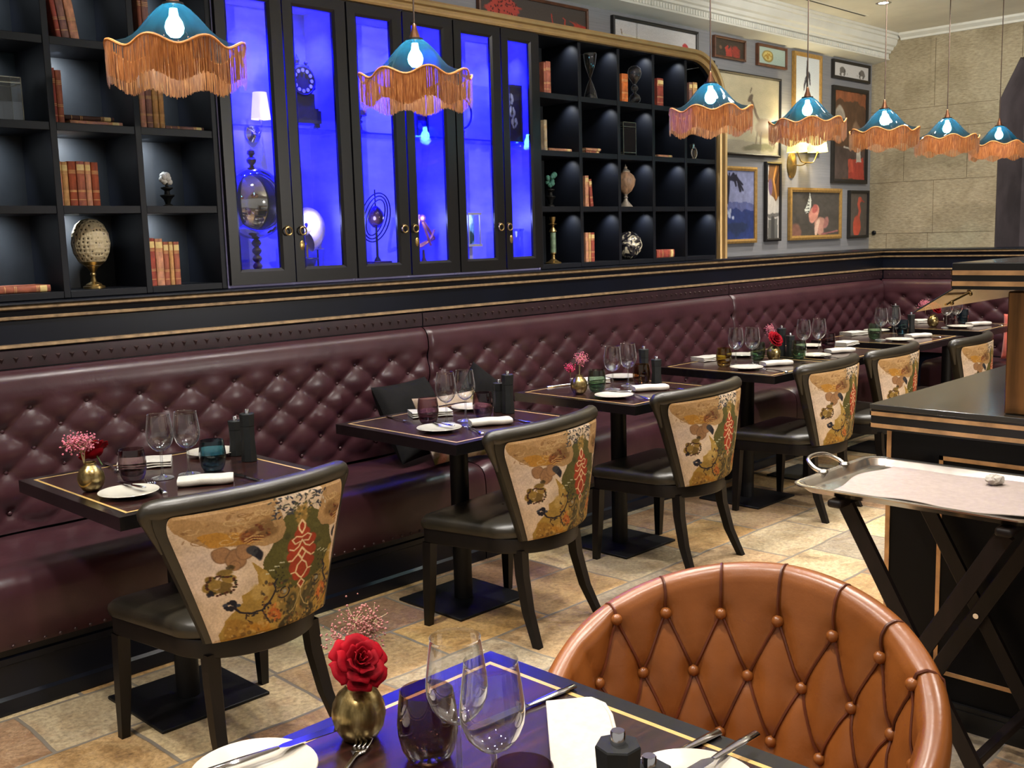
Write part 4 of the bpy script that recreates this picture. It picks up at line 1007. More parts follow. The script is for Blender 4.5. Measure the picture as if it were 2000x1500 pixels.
ROSE = Stock(rose_obj())
def sprig_obj(seed, mat, n, R, Hh, bs=.0048):
    t = thing('dried_flower_sprig', 'x', 'dried flowers'); r = random.Random(seed); s = MB(); f = MB(); cl = [(r.uniform(-.6, .6)*R, r.uniform(-.6, .6)*R, Hh*r.uniform(.6, .95)) for _ in range(5)]
    for c_ in cl: s.tube([(0, 0, -.03), (c_[0]*.3, c_[1]*.3, Hh*.4), c_], .0009, 4)
    for k in range(n):
        c_ = cl[k % 5]; p = Vector((c_[0]+r.gauss(0, R*.32), c_[1]+r.gauss(0, R*.32), c_[2]+r.gauss(0, R*.30)))
        if k % 3 == 0: s.tube([c_, p], .0006, 3)
        f.ball(p, r.uniform(.4, .8)*bs, 6, 4)
    f.build('blossoms', mat, t, angle=80); s.build('stems', m_stem, t); return t
SPRIG = {'dusty': Stock(sprig_obj(15, m_dusty, 420, .036, .075, .0028)), 'pink': Stock(sprig_obj(3, m_pink, 300, .045, .055)), 'tall': Stock(sprig_obj(9, m_pink, 330, .034, .085, .0036)), 'magenta': Stock(sprig_obj(12, m_magenta, 150, .026, .03))}
TT = .7508
def px(p, z=TT): return at_z(p[0], p[1], z)
def ang(p, q, z=TT): a, b = px(p, z), px(q, z); return math.atan2(b.y-a.y, b.x-a.x)
def mid(p, q, z=TT): return (px(p, z)+px(q, z))/2
LR = ['left', 'right']
ITEMS = [
 dict(wine=[(318, 934), (370, 927)], tum=[('grey', (261, 938), 'mauve-grey'), ('blue', (417, 919), 'petrol blue')], vase=(180, 958), mills=[(463, 889), (488, 900)], plf=(252, 967), plb=(415, 888), nf=[(338, 950), (466, 940)], nb=[(222, 915), (345, 905)], bk=[(296, 968), (218, 950)], fork=[(331, 972), (284, 936)], dk=[(506, 940), (452, 927)], fb=[(206, 906), (232, 922)]),
 dict(wine=[(873, 828), (910, 822)], tum=[('purple', (837, 826), 'plum'), ('purple', (944, 814), 'plum')], mills=[(976, 804), (993, 807)], plf=(858, 841), plb=(921, 799), nf=[(912, 833), (1003, 826)], nb=[(795, 815), (885, 808)], bk=[(890, 842), (838, 832)], fork=[(945, 850), (905, 832)], dk=[(1032, 826), (990, 817)], fb=[(760, 815), (795, 824)]),
 dict(wine=[(1197, 761), (1227, 754)], tum=[('green', (1166, 764), 'green'), ('amber', (1253, 751.5), 'amber')], vase=(1131, 769), mills=[(1258, 746), (1282, 751)], plf=(1199, 776), plb=(1214, 739), nf=[(1228, 765), (1310, 760)], nb=[(1115, 751), (1190, 745)], bk=[(1230, 772), (1178, 770)], fork=[(1268, 781), (1228, 770)], dk=[(1345, 763), (1300, 757)], fb=[(1088, 755), (1115, 752)]),
 dict(wine=[(1437, 714), (1469, 713)], tum=[('yellow', (1414, 716), 'yellow-amber'), ('green', (1480, 703), 'green')], vase=(1511, 703), mills=[(1526, 696), (1543, 697)], plf=(1458, 721), plb=(1449, 696), nf=[(1478, 716), (1554, 711)], nb=[(1362, 706), (1405, 701)], dk=[(1582, 712), (1545, 707)], fork=[(1530, 727), (1490, 722)]),
 dict(wine=[(1569, 694), (1599, 691)], tum=[('green', (1560, 700), 'green'), ('purple', (1617, 684), 'plum')], plf=(1593, 697), plb=(1583, 678), nf=[(1604, 691), (1676, 686)], nb=[(1640, 676), (1660, 672)], fork=[(1645, 702), (1615, 698)]),
 dict(wine=[(1720, 664), (1745, 662)], tum=[('green', (1708, 662), 'green'), ('blue', (1762, 654), 'blue')], mills=[(1748, 641), (1779, 649)], plf=(1757, 666), plb=(1712, 648), nf=[(1766, 661), (1820, 657)], nb=[(1648, 656), (1690, 652)], dk=[(1832, 659), (1800, 655)]),
 dict(wine=[(1848, 640), (1867, 638)], tum=[('purple', (1854, 634), 'dark plum'), ('blue', (1880, 631), 'dark blue')], vase=(1822, 638), plf=(1875, 640), nf=[(1884, 637), (1938, 634)], nb=[(1785, 631), (1812, 629)], dk=[(1952, 636), (1925, 633)]),
]
for k, it in enumerate(ITEMS):
    T = TP[k]; seen = {}
    for i, p in enumerate(it['wine']): WINE.put(px(p), .3*i, f'clear wine glass on {T}, {LR[i]} of its pair', 'clear wine glasses')
    names = [n for _, _, n in it['tum']]
    for i, (c_, p, nm) in enumerate(it['tum']):
        w = (f', {LR[i]} of the two plum ones' if names.count(nm) > 1 else '')
        tumbler(c_, px(p), f'{nm} glass tumbler on {T}{w}')
    if 'vase' in it: VASE.put(px(it['vase']), k, f'round brushed brass bud vase on {T}', 'brass bud vases')
    if 'mills' in it:
        MILL['short' if k in (0, 1) else 'tall'].put(px(it['mills'][0]), .2, f'{"short" if k in (0, 1) else "tall"} black pepper mill on {T}', 'black mills')
        MILL['tall' if k in (0, 1) else 'short'].put(px(it['mills'][1]), .5, f'{"tall" if k in (0, 1) else "short"} black pepper mill on {T}', 'black mills')
    PLATE.put(px(it['plf']), 0, f'white side plate at the front of {T}', 'white side plates')
    if 'plb' in it: PLATE.put(px(it['plb']), 0, f'white side plate at the banquette side of {T}', 'white side plates')
    NROLL.put(mid(*it['nf']), ang(*it['nf']), f'rolled white napkin at the chair side of {T}', 'white napkins')
    NFOLD.put(mid(*it['nb']), ang(*it['nb']), f'folded white napkin at the banquette side of {T}', 'white napkins')
    if 'bk' in it: BKNIFE.put(mid(*it['bk'])+Vector((0, 0, .0155)), ang(*it['bk']), f'butter knife lying across the front plate on {T}', 'butter knives')
    if 'fork' in it: FORK.put(mid(*it['fork']), ang(*it['fork']), f'steel fork beside the front plate on {T}', 'forks')
    if 'dk' in it: DKNIFE.put(mid(*it['dk'])+Vector((0, 0, .0002)), ang(*it['dk']), f'steel knife beside the rolled napkin on {T}', 'table knives')
    if 'fb' in it: FORK.put(mid(*it['fb']), ang(*it['fb']), f'steel fork beside the folded napkin on {T}', 'forks')
def flower(kind, loc, lab, rz=0, tilt=(0, 0)):
    o = (ROSE if kind == 'rose' else SPRIG[kind]).put(loc, rz, lab, 'roses' if kind == 'rose' else 'dried sprigs'); o.rotation_euler.x, o.rotation_euler.y = tilt; return o
v = px(ITEMS[0]['vase']); flower('pink', v+Vector((-.012, .012, .108)), 'dried pale pink sprigs in the brass vase on nearest banquette table', 0); flower('rose', v+Vector((.046, .064, .10)), 'red rose behind the pink sprigs on nearest banquette table', 1, (-.5, .5))
v = px(ITEMS[2]['vase']); flower('tall', v+Vector((.004, .0, .096)), 'tall pink sprig in the brass vase on third banquette table', 1); flower('magenta', v+Vector((-.03, .024, .10)), 'deep magenta dried blossoms in the vase on third banquette table', 0)
v = px(ITEMS[3]['vase']); flower('rose', v+Vector((-.004, -.006, .115)), 'red rose in the brass vase on fourth banquette table', 0, (.95, -.35)); flower('tall', v+Vector((.03, .034, .10)), 'pale sprig behind the rose on fourth banquette table', 2)
v = px(ITEMS[6]['vase']); flower('rose', v+Vector((.012, -.008, .130)), 'red rose in the vase on far corner banquette table', 0, (.9, -.4)); flower('pink', v+Vector((-.05, .036, .125)), 'pink sprigs left of the rose on far corner banquette table', 1)
# ---- foreground table
F_ = 'foreground table'
v = px((703, 1440)); VASE.put(v, 0, 'round brass bud vase with a red rose on the foreground table', 'brass bud vases')
ROSE2 = rose_obj(.92); ROSE2.location = v+Vector((-.004, -.006, .114)); ROSE2.rotation_euler = (.62, -.55, .5); tag(ROSE2, 'large open red rose in the vase on the foreground table', 'flower', 'roses')
flower('dusty', v+Vector((.018, .022, .096)), 'dusty pink dried sprig behind the rose on the foreground table', .5, (-.12, .22))
tumbler('brown', px((838, 1480)), 'dark brown tumbler on the foreground table beside the brass vase')
WINE.put(px((899, 1530)), 0, 'rear clear wine glass on the foreground table beside the brown tumbler', 'clear wine glasses')
WINE.put(px((968, 1592)), .7, 'front clear wine glass on the foreground table, nearest the camera', 'clear wine glasses')
tumbler('purple', px((1024, 1652)), 'plum tumbler rim at the bottom edge of the foreground table')
PLATE.put(px((497, 1519)), 0, 'white side plate at the left corner of the foreground table', 'white side plates')
PLATE.put(px((1352, 1545)), 0, 'white side plate on the foreground table next to the armchair side', 'white side plates')
o = DKNIFE.put(mid((640, 1452), (470, 1512))+Vector((0, 0, .0155)), ang((470, 1512), (622, 1460)), 'knife lying on the left plate of the foreground table, tip out', 'table knives')
FORK.put(mid((660, 1535), (690, 1488)), ang((660, 1535), (690, 1488)), 'fork with tines up beside the left plate of the foreground table', 'forks')
DKNIFE.put(px((1022, 1386)), ang((1098, 1349), (1016, 1383)), 'knife with its handle beside the folded napkin, foreground table', 'table knives')
DKNIFE.put(px((1385, 1515)), ang((1440, 1478), (1400, 1502)), 'knife crossing the armchair-side plate of the foreground table', 'table knives').location.z = .768
FORK.put(px((1318, 1480)), ang((1362, 1452), (1325, 1472)), 'fork beside the black mills on the foreground table', 'forks')
b = MB()
for kk, (dx, dy) in enumerate(((0, 0), (.004, -.002), (.0, .002))):
    q = [px(p, .751+.005*kk) for p in ((1068, 1374), (1110, 1370), (1150, 1366), (1178, 1378), (1192, 1400), (1203, 1445), (1212, 1505), (1218, 1560), (1084, 1560), (1076, 1470))]
    b.prism([(p.x+dx, p.y+dy) for p in q], .751+.005*kk, .7555+.005*kk)
tag(b.build('napkin', m_linen, angle=30, bevel=.0015), 'flat folded white napkin with a rounded corner on the foreground table', 'napkin', 'white napkins')
MILL['tall'].put(at_z(1207, 1452, .75+.164)+Vector((0, 0, TT-.914)), .35, 'tall black pepper mill on the foreground table by the napkin', 'black mills')
MILL['short'].put(at_z(1268, 1500, .75+.124)+Vector((0, 0, TT-.874)), .9, 'short black mill on the foreground table in front of the fork', 'black mills')
# ------------------------------------------------------------------ books
BOOKC = dict(red=((148, 66, 52), 'red'), brick=((154, 88, 66), 'brick red'), brown=((122, 66, 46), 'brown'), pale=((190, 134, 104), 'pale pinkish'), tan=((186, 140, 88), 'tan'), dark=((72, 44, 36), 'dark brown'), orange=((196, 104, 44), 'orange'), cream=((206, 186, 152), 'cream'), rust=((148, 70, 40), 'rust'), mauve=((130, 92, 84), 'mauve brown'))
def bookmat(k): return M('book_cloth_'+k, BOOKC[k][0], .7, var=.22, nscale=50, bump=.1, stretch=(1, 1, .5))
m_gilt = M('spine_gilt', (206, 164, 108), .5, .4); m_spinelabel = M('spine_label', (222, 192, 130), .7)
def book_obj(W, D, Hh, ck, lab, label):
    """spine faces -Y; origin at bottom front left"""
    c = MB(); sp = []
    for q in range(9): a = PI*q/8; sp.append((W/2-W/2*math.cos(a), .006-.006*math.sin(a)))
    c.prism(sp+[(W, .008), (0, .008)], .0, Hh)
    c.box(0, .0022, .0078, D, 0, Hh); c.box(W-.0022, W, .0078, D, 0, Hh)
    c.mat(1)
    for f in (.12, .30, .33, .72, .75, .78): 
        z = Hh*(f+.01); c.prism([(x*1.0, y-.0006) for x, y in sp], z, z+.0022)
    if lab: c.mat(2); c.prism([(x, y-.0009) for x, y in sp[1:8]], Hh*.80, Hh*.93)
    o = c.build('book', [bookmat(ck), m_gilt, m_spinelabel], angle=30); tag(o, label, 'book')
    MB().box(.0024, W-.0024, .009, D-.004, .003, Hh-.003).build('pages', m_paper, o)
    return o
ORD = ['first', 'second', 'third', 'fourth', 'fifth', 'sixth']
def upright(row, entries, where, D=.165, yf=4.015):
    n = len(entries); zr = SH[row]+.0008; prev = -1e9
    for i, e in enumerate(entries):
        x0p, x1p, yt, ck = e[:4]; lean = e[4] if len(e) > 4 else 0; lab = len(e) > 5
        ym = (yt+30 if not lean else 68 if row == 3 else yt+55); a = at_y(x0p, ym, yf).x; b = at_y(x1p, ym, yf).x; hz = at_y((x0p+x1p)/2, yt, yf).z-zr
        a = max(a, prev+.0008); W = max(.012, b-a-.0005); hz = min(.285, max(.12, hz)); prev = a+W
        nm = f'{BOOKC[ck][1]} book, ' + (f'{ORD[i]} from left of the {n} upright books {where}' if n > 1 else f'single upright book {where}')
        o = book_obj(W, D, hz, ck, lab, nm); o['group'] = 'upright books '+where
        o.location = (a, yf, zr)
        if lean: o.rotation_euler.y = lean; o.location.z += W*math.sin(max(0, lean)); prev += W*(1/math.cos(lean)-1)+.002
def flatb(row, x0p, x1p, th, ck, label, zoff=0, yf=4.03, D=.15):
    zr = SH[row]+.0008+zoff; y = 250; a = at_y(x0p, [560, 400, 245, 70][row], yf).x; b = at_y(x1p, [560, 400, 245, 70][row], yf).x
    o = book_obj(th, D, b-a, ck, True, label); o.rotation_euler.y = PI/2; o.location = (a, yf, zr+th)
    return o
upright(3, [(111, 121, -40, 'red', -.13), (122, 137, -42, 'mauve', -.13), (139, 156, -40, 'pale', -.13)], 'leaning in the top row')
upright(3, [(268, 276, -20, 'brown'), (277, 290, -18, 'mauve')], 'above the nearest pendant')
upright(2, [(97, 109, 132, 'red'), (110, 122, 137, 'brick')], 'beside the flat pile')
flatb(2, 138, 240, .016, 'pale', 'brown book lying flat at the bottom of the two-book pile, left bookcase'); flatb(2, 128, 224, .017, 'dark', 'dark brown book lying on top of the flat pile, left bookcase', .0168)
upright(2, [(273, 285, 172, 'pale'), (286, 298, 172, 'mauve'), (299, 310, 172, 'tan'), (311, 321, 172, 'tan')], 'under the pendant fringe')
flatb(2, 324, 398, .016, 'mauve', 'thin book lying flat beside the four books under the pendant fringe')
upright(1, [(113, 122, 315, 'pale', 0, 1), (122, 134, 316, 'tan', 0, 1), (135, 150, 315, 'rust'), (151, 167, 315, 'brick', 0, 1), (168, 179, 316, 'pale', 0, 1), (180, 194, 317, 'rust')], 'in mid bookcase')
upright(0, [(289, 304, 465, 'red', 0, 1), (305, 320, 466, 'pale', 0, 1), (321, 331, 472, 'brick', 0, 1), (332, 340, 472, 'tan', 0, 1), (341, 352, 472, 'brick', 0, 1)], 'right of carved egg')
flatb(0, -5, 99, .026, 'brick', 'thick red-brown book lying flat on the lowest shelf at the far left')
upright(3, [(1063, 1067, 122, 'brick'), (1067.5, 1077, 120, 'brick')], 'in top left small niche')
upright(3, [(1216, 1228, 144, 'orange')], 'beside the glass bubble ornament, small niches', .15)
upright(3, [(1285, 1297, 153, 'red', 0, 1)], 'in the top niche fourth along', .15)
upright(3, [(1347, 1353, 161, 'mauve', 0, 1), (1354.5, 1363, 161, 'tan', 0, 1)], 'under the rounded corner')
upright(2, [(1064, 1070, 234, 'cream')], 'tall and thin in the second row, small niches')
flatb(2, 1072, 1116, .018, 'pale', 'thin pale red book lying flat beside the tall cream book')
flatb(2, 1144, 1170, .014, 'brick', 'lower flat book of the pair in the second row, small niches'); flatb(2, 1144, 1173, .016, 'pale', 'upper flat book of the pair in the second row, small niches', .015)
flatb(2, 1284, 1313, .017, 'pale', 'thin flat book in the niche next to the glass casket')
upright(1, [(1144, 1151, 343, 'pale', 0, 1), (1155, 1160.5, 350, 'red', -.10, 1)], 'leaning in small niche')
upright(0, [(1145, 1150.5, 454, 'pale'), (1151, 1155.5, 454, 'tan', 0, 1), (1156, 1162.5, 454, 'red', 0, 1)], 'beside the marbled ball')
flatb(0, 1284, 1318, .05, 'red', 'thick red box-like book lying flat in the bottom row near the brass edge')
# ------------------------------------------------------------------ ornaments in the shelves
def shelf_at(px_, row, Y=4.10): p = at_y(px_, [510, 370, 220, 60][row], Y); return Vector((p.x, Y, SH[row]+.0008))
def egg_mat():
    t = NT('carved_ostrich_egg'); v = t.coord('Object', (1, 1, .8)); vo = t.n('ShaderNodeTexVoronoi'); vo.inputs['Scale'].default_value = 78; vo.inputs['Randomness'].default_value = .35; t.l(v, vo.inputs['Vector'])
    col = t.ramp(vo.outputs['Distance'], [(.18, (52, 42, 30)), (.34, (208, 194, 160))]); t.pbr(col, .65, 0, .3, 0, t.bump(vo.outputs['Distance'], .8, .006)); return t.m
t = thing('carved_egg_ornament', 'carved cream openwork egg on a brass goblet foot, bottom shelf', 'ornament', shelf_at(180, 0, 4.11))
MB().lathe([(.0, .085), (.03, .088), (.052, .108), (.067, .14), (.073, .175), (.068, .215), (.052, .25), (.03, .268), (0, .275)], 32).build('egg', egg_mat(), t)
MB().lathe([(0, 0), (.042, 0), (.042, .008), (.03, .012), (.03, .016), (.012, .026), (.008, .045), (.012, .055), (.009, .062), (.022, .082), (.05, .104)], 24).build('foot', m_brass, t, angle=35)
t = thing('coral_on_stand', 'white coral piece on a turned black stand', 'ornament', shelf_at(326, 1, 4.10))
b = MB(); r_ = random.Random(6)
for k in range(11): b.ball((r_.uniform(-.016, .016), r_.uniform(-.012, .012), .112+r_.uniform(-.02, .022)), r_.uniform(.009, .016), 8, 5)
b.build('coral', m_ornwhite, t)
STAND = [(0, 0), (.022, 0), (.02, .006), (.010, .012), (.016, .03), (.029, .044), (.029, .047), (.012, .05), (.010, .064), (.024, .074), (.024, .078), (.006, .082), (.004, .10)]
MB().lathe(STAND, 24).build('stand', m_matteblack, t, angle=35)
t = thing('green_coral_on_stand', 'green coral piece on a turned black stand, small niches', 'ornament', shelf_at(1075, 1, 4.06)); b = MB()
for k in range(14): b.ball((r_.uniform(-.026, .026), r_.uniform(-.02, .02), .145+r_.uniform(-.03, .035)), r_.uniform(.010, .017), 8, 5)
b.build('coral', m_orngreen, t); MB().lathe([(x, z*1.25) for x, z in STAND], 24).build('stand', m_matteblack, t, angle=35)
def casket(label, loc, W, D, Hh, feet):
    t = thing('glass_casket', label, 'glass box', loc); e = .003; b = MB(); f = .018 if feet else .004
    for x in (0, W-e):
        for y in (0, D-e): b.box(x, x+e, y, y+e, 0, Hh)
    for z in (f, Hh-e, Hh*.86):
        b.box(0, W, 0, e, z, z+e); b.box(0, W, D-e, D, z, z+e); b.box(0, e, 0, D, z, z+e); b.box(W-e, W, 0, D, z, z+e)
    b.build('metal_frame', M('dull_silver', (128, 126, 112), .35, .7), t)
    b = MB(); b.box(e, W-e, e*.4, e*.6, f, Hh); b.box(e*.4, e*.6, e, D-e, f, Hh); b.box(W-e*.6, W-e*.4, e, D-e, f, Hh); b.box(e, W-e, D-e*.6, D-e*.4, f, Hh); b.box(e, W-e, e, D-e, Hh-e*.6, Hh-e*.4); b.build('panes', m_clearthick, t)
p = shelf_at(-22, 2, 4.08); casket('glass and metal box at the left edge, second row', p, .125, .10, .165, False)
p = shelf_at(1217, 2, 4.04); casket('glass casket on small feet in the small niches', p, .125, .10, .20, True)
t = thing('hourglass', 'tall slender hourglass in the top niche', 'hourglass', shelf_at(1151, 3, 4.08))
MB().lathe([(0, .001), (.042, .001), (.042, .006), (.034, .04), (.02, .085), (.006, .118), (.004, .125), (.008, .135), (.028, .19), (.034, .22), (.040, .262), (.036, .268), (0, .268)], 28).build('glass_body', m_clearthick, t)
MB().lathe([(0, .003), (.034, .003), (.030, .02), (.012, .035), (0, .04)], 20).build('sand', M('dark_sand', (40, 38, 36), .9), t)
t = thing('bubble_ornament', 'clear glass bubble ornament of stacked balls beside the orange book', 'ornament', shelf_at(1238, 3, 4.05))
MB().lathe([(0, .001), (.020, .002), (.034, .018), (.036, .036), (.026, .055), (.012, .063), (.008, .072), (.018, .082), (.022, .096), (.016, .110), (.008, .116), (.016, .13), (.036, .155), (.044, .185), (.036, .212), (.018, .226), (0, .229)], 28).build('glass_body', m_clearthick, t)
t = thing('silver_ring_clock', 'small round silver ring ornament standing by the brass edge', 'ornament', shelf_at(1355, 2, 4.06))
b = MB(); b.tube([(.030*math.sin(a), 0, .0435+.036*math.cos(a)) for a in [2*PI*k/28 for k in range(28)]], .006, 8, closed=True); b.box(-.022, .022, -.02, .02, 0, .006); b.box(-.03, -.008, -.012, .012, .072, .10); b.build('ring', m_silver, t)
MB().lathe([(0, -.004), (.024, -.004), (.024, .004), (0, .004)], 24).move(Matrix.Translation((0, 0, .04)) @ Matrix.Rotation(PI/2, 4, 'X')).build('lens', m_clearthick, t)
t = thing('finial_urn', 'turned pale wooden urn with a pointed finial, small niches', 'ornament', shelf_at(1222, 1, 4.08))
MB().lathe([(0, 0), (.045, 0), (.040, .006), (.016, .035), (.010, .05), (.014, .058), (.009, .066), (.014, .078)], 28).build('foot', M('silvered_foot', (190, 180, 166), .35, .5), t, angle=40)
MB().lathe([(.014, .078), (.036, .095), (.056, .13), (.062, .165), (.05, .19), (.026, .210)], 28).build('body', m_lightwood, t)
MB().lathe([(.026, .210), (.028, .216), (.016, .228), (.010, .233), (.012, .240), (.006, .247), (0, .264)], 24).build('finial', M('silvered_foot', (190, 180, 166), .35, .5), t, angle=40)
t = thing('candlestick', 'brass candlestick with a green stone shaft, bottom row', 'candlestick', shelf_at(1081, 0, 4.04))
MB().lathe([(0, 0), (.045, 0), (.046, .006), (.03, .012), (.012, .026), (.009, .05), (.016, .056), (.016, .062)], 24).build('base', m_brass, t, angle=35)
MB().lathe([(.0165, .062), (.0165, .175)], 20).build('shaft', M('green_marble', (96, 116, 92), .4, nscale=30, var=.3), t)
MB().lathe([(.0165, .175), (.022, .180), (.016, .192), (.008, .205), (.010, .215), (.026, .222), (.010, .228), (.016, .245), (.018, .262), (.012, .262), (.012, .25), (0, .25)], 24).build('candle_cup', m_brass, t, angle=35)
t = NT('marbled_ball'); v_ = t.coord('Object'); nz = t.noise(v_, 16, 5, .6, 2.2)
t.pbr(t.ramp(nz, [(.40, (20, 20, 24)), (.50, (60, 58, 66)), (.56, (214, 206, 176)), (.66, (236, 232, 214)), (.74, (30, 30, 36))]), .15, coat=.4)
tag(MB().ball((0, 0, .086), .085, 40, 24).build('marbled_ball', t.m, loc=shelf_at(1228, 0, 4.07)), 'black and cream marbled ball in the bottom row of small niches', 'ornament')
# ------------------------------------------------------------------ things inside the blue cabinets
CZ = Z0+.0208; GZ = Z0+.6908
def cab(pxx, pxy, Y, z): p = at_y(pxx, pxy, Y); return Vector((p.x, Y, z))
m_darkmirror = M('mercury_glass', (186, 180, 170), .06, 1.0, var=.15, nscale=5)
p = cab(496, 397, 4.12, CZ); zc = at_y(496, 397, 4.12).z-CZ
t = thing('mirror_ball_on_stand', 'large mirrored glass ball on a beaded dark stand behind the leftmost blue pane', 'ornament', p)
MB().ball((0, 0, 0), .132, 48, 28).move(Matrix.Translation((0, 0, zc)) @ Matrix.Diagonal((1.2, .85, 1.2, 1))).build('mirror_ball', m_darkmirror, t)
MB().lathe([(0, 0), (.05, 0), (.048, .012)]+[(.010+.011*abs(math.sin(PI*k/8)), .012+(zc-.158-.012)*k/40) for k in range(41)], 20).build('beaded_stand', m_darkwood, t)
MB().lathe([(.02, zc+.154), (.012, zc+.158), (.016, zc+.155), (.008, zc+.165), (.02, zc+.178), (.022, zc+.19), (.008, zc+.205), (.018, zc+.215), (.016, zc+.228), (0, zc+.238)], 16).build('finial', m_bronze, t)
def sconce(name, label, xw, z, shades, proj_, sw, shh, m_sh, arms, disc=.04, ell=1.0, wall=4.2605, mm=None):
    t = thing(name, label, 'wall lamp', (xw, wall, z))
    MB().lathe([(0, 0), (disc, 0), (disc*.96, .008), (disc*.6, .016), (.012, .022), (0, .024)], 24, sy=ell).move(Matrix.Rotation(PI/2, 4, 'X')).build('backplate', mm or m_brass, t)
    for (x, zz) in shades:
        MB().lathe([(sw*.70, zz+shh), (sw, zz), (sw*.985, zz), (sw*.69, zz+shh)], 32, (x, -proj_, 0)).build('lamp_shade', m_sh, t)
        MB().lathe([(0, zz-.004), (.010, zz-.004), (.012, zz+.03), (.012, zz+.05), (0, zz+.052)], 12, (x, -proj_, 0)).build('bulb_holder', m_white, t)
    for a in arms: MB().tube(spline(a, 22), .0045, 8).build('arm', mm or m_brass, t)
    return t
S1 = at_y(493, 262, 4.2605); S2 = at_y(510, 233, 4.19)  # two lamps modelled in the cabinets to stand in for pane reflections
sx, sz = S2.x-S1.x, S2.z-S1.z
sconce('reflected_single_sconce', 'single-arm lamp with cream shade standing in for a reflection, leftmost blue cabinet pane', S1.x, S1.z, [(sx, sz)], .07, .044, .118, m_litshade2, [[(0, -.02, 0), (sx*.4, -.05, -.006), (sx*.85, -.068, sz*.3), (sx, -.07, sz)]], .040, mm=m_steel)
led('sconce_light', (S1.x+sx, 4.15, S1.z+sz+.03), .9, (1, .8, .5))  # point light added for the stand-in lamp
D1 = at_y(853, 322, 4.2605)
sconce('reflected_twin_sconce', 'small two-arm lamp with cream shades standing in for a reflection, middle blue cabinet pane', D1.x, D1.z-.06, [(-.030, .055), (.050, .125)], .05, .020, .058, m_litshade2, [[(0, -.01, -.0), (-.01, -.03, -.028), (-.030, -.05, .0), (-.030, -.05, .055)], [(0, -.01, 0), (.02, -.03, -.028), (.050, -.05, .01), (.050, -.05, .125)]], .016, mm=m_steel)
# mantel clock
p = cab(588, 280, 4.12, GZ+.0125); m_clock = M('dark_clock_bronze', (34, 30, 38), .45, .5, bump=.4, bscale=40)
t = thing('mantel_clock', 'ornate dark mantel clock with pale dial numerals on the glass shelf', 'clock', p)
b = MB(); b.box(-.085, .085, -.05, .05, .018, .075); b.box(-.075, .075, -.045, .045, .075, .085); b.box(-.06, .06, -.04, .04, .085, .15)
for s in (-1, 1):
    b.tube(spline([(s*.085, 0, .0), (s*.095, 0, .03), (s*.08, 0, .075), (s*.07, 0, .12), (s*.062, 0, .16), (s*.075, 0, .20), (s*.06, 0, .25)], 24), .012, 8)
    for k in range(7): b.ball((s*(.078-.006*k), -.01, .18+.018*k), .010, 8, 5)
    b.lathe([(0, 0), (.014, 0), (.012, .018), (0, .018)], 10, (s*.075, -.03, .0005))
b.lathe([(.03, .25), (.024, .275), (.010, .285), (.014, .30), (.006, .312), (0, .33)], 14)
b.build('case', m_clock, t, angle=40)
MB().lathe([(0, 0), (.066, 0), (.07, .05), (.062, .056), (.058, .052), (0, .052)], 32).move(Matrix.Translation((0, .01, .205)) @ Matrix.Rotation(PI/2, 4, 'X')).build('dial', m_clock, t, angle=35)
b = MB()
for k in range(12): a = 2*PI*k/12; b.lathe([(0, 0), (.0085, 0), (.0085, .003), (0, .003)], 10, (.046*math.sin(a), .046*math.cos(a), .0525))
b.move(Matrix.Translation((0, .01, .205)) @ Matrix.Rotation(PI/2, 4, 'X')); b.build('numeral_plaques', M('enamel_plaque', (214, 208, 196), .4), t)
# nautilus on black pedestal, small ivory piece
p = cab(603, 523, 4.10, CZ); t = thing('black_pedestal', 'waisted black pedestal under the nautilus shell', 'pedestal', p)
MB().lathe([(0, 0), (.048, 0), (.046, .01), (.034, .03), (.028, .055), (.034, .075), (.048, .088), (.046, .092), (0, .092)], 28).build('column', m_black, t, angle=35)
pz = CZ+.0928; t = thing('nautilus_shell', 'halved cream nautilus shell standing on the black pedestal', 'shell', (p.x-.004, 4.10, pz))
b = MB(); G = []
for i in range(70):
    th = i/69*2*PI*1.9; R = .108*math.exp(-.155*(th)); rr_ = R*.42; G.append([((R-rr_*.6+rr_*math.cos(a))*math.cos(th-1.35), rr_*.75*math.sin(a), (R-rr_*.6+rr_*math.cos(a))*math.sin(th-1.35)+.150) for a in [2*PI*k/14 for k in range(14)]])
b.grid(G, cv=True); b.build('shell', M('nacre', (208, 188, 176), .25, var=.15, nscale=12, coat=.4), t, angle=70)
MB().tube([(0, 0, .001), (0, 0, .06)], .006, 8).build('support_pin', m_brass, t)
p = cab(622, 523, 4.19, CZ); t = thing('ivory_model', 'small ivory-white carved piece on a thin stand beside the nautilus', 'ornament', p)
b = MB(); [b.ball((x, y, .165+z), .012, 8, 5, 1.5) for x, y, z in ((-.02, 0, 0), (-.004, -.008, .006), (.012, -.006, 0), (-.01, 0, -.022), (.01, 0, -.022))]; b.box(-.03, .03, -.012, .012, .128, .135); b.build('carving', m_white, t)
MB().lathe([(0, 0), (.02, 0), (.018, .006), (.004, .01), (.004, .128)], 14).build('stand', m_matteblack, t)
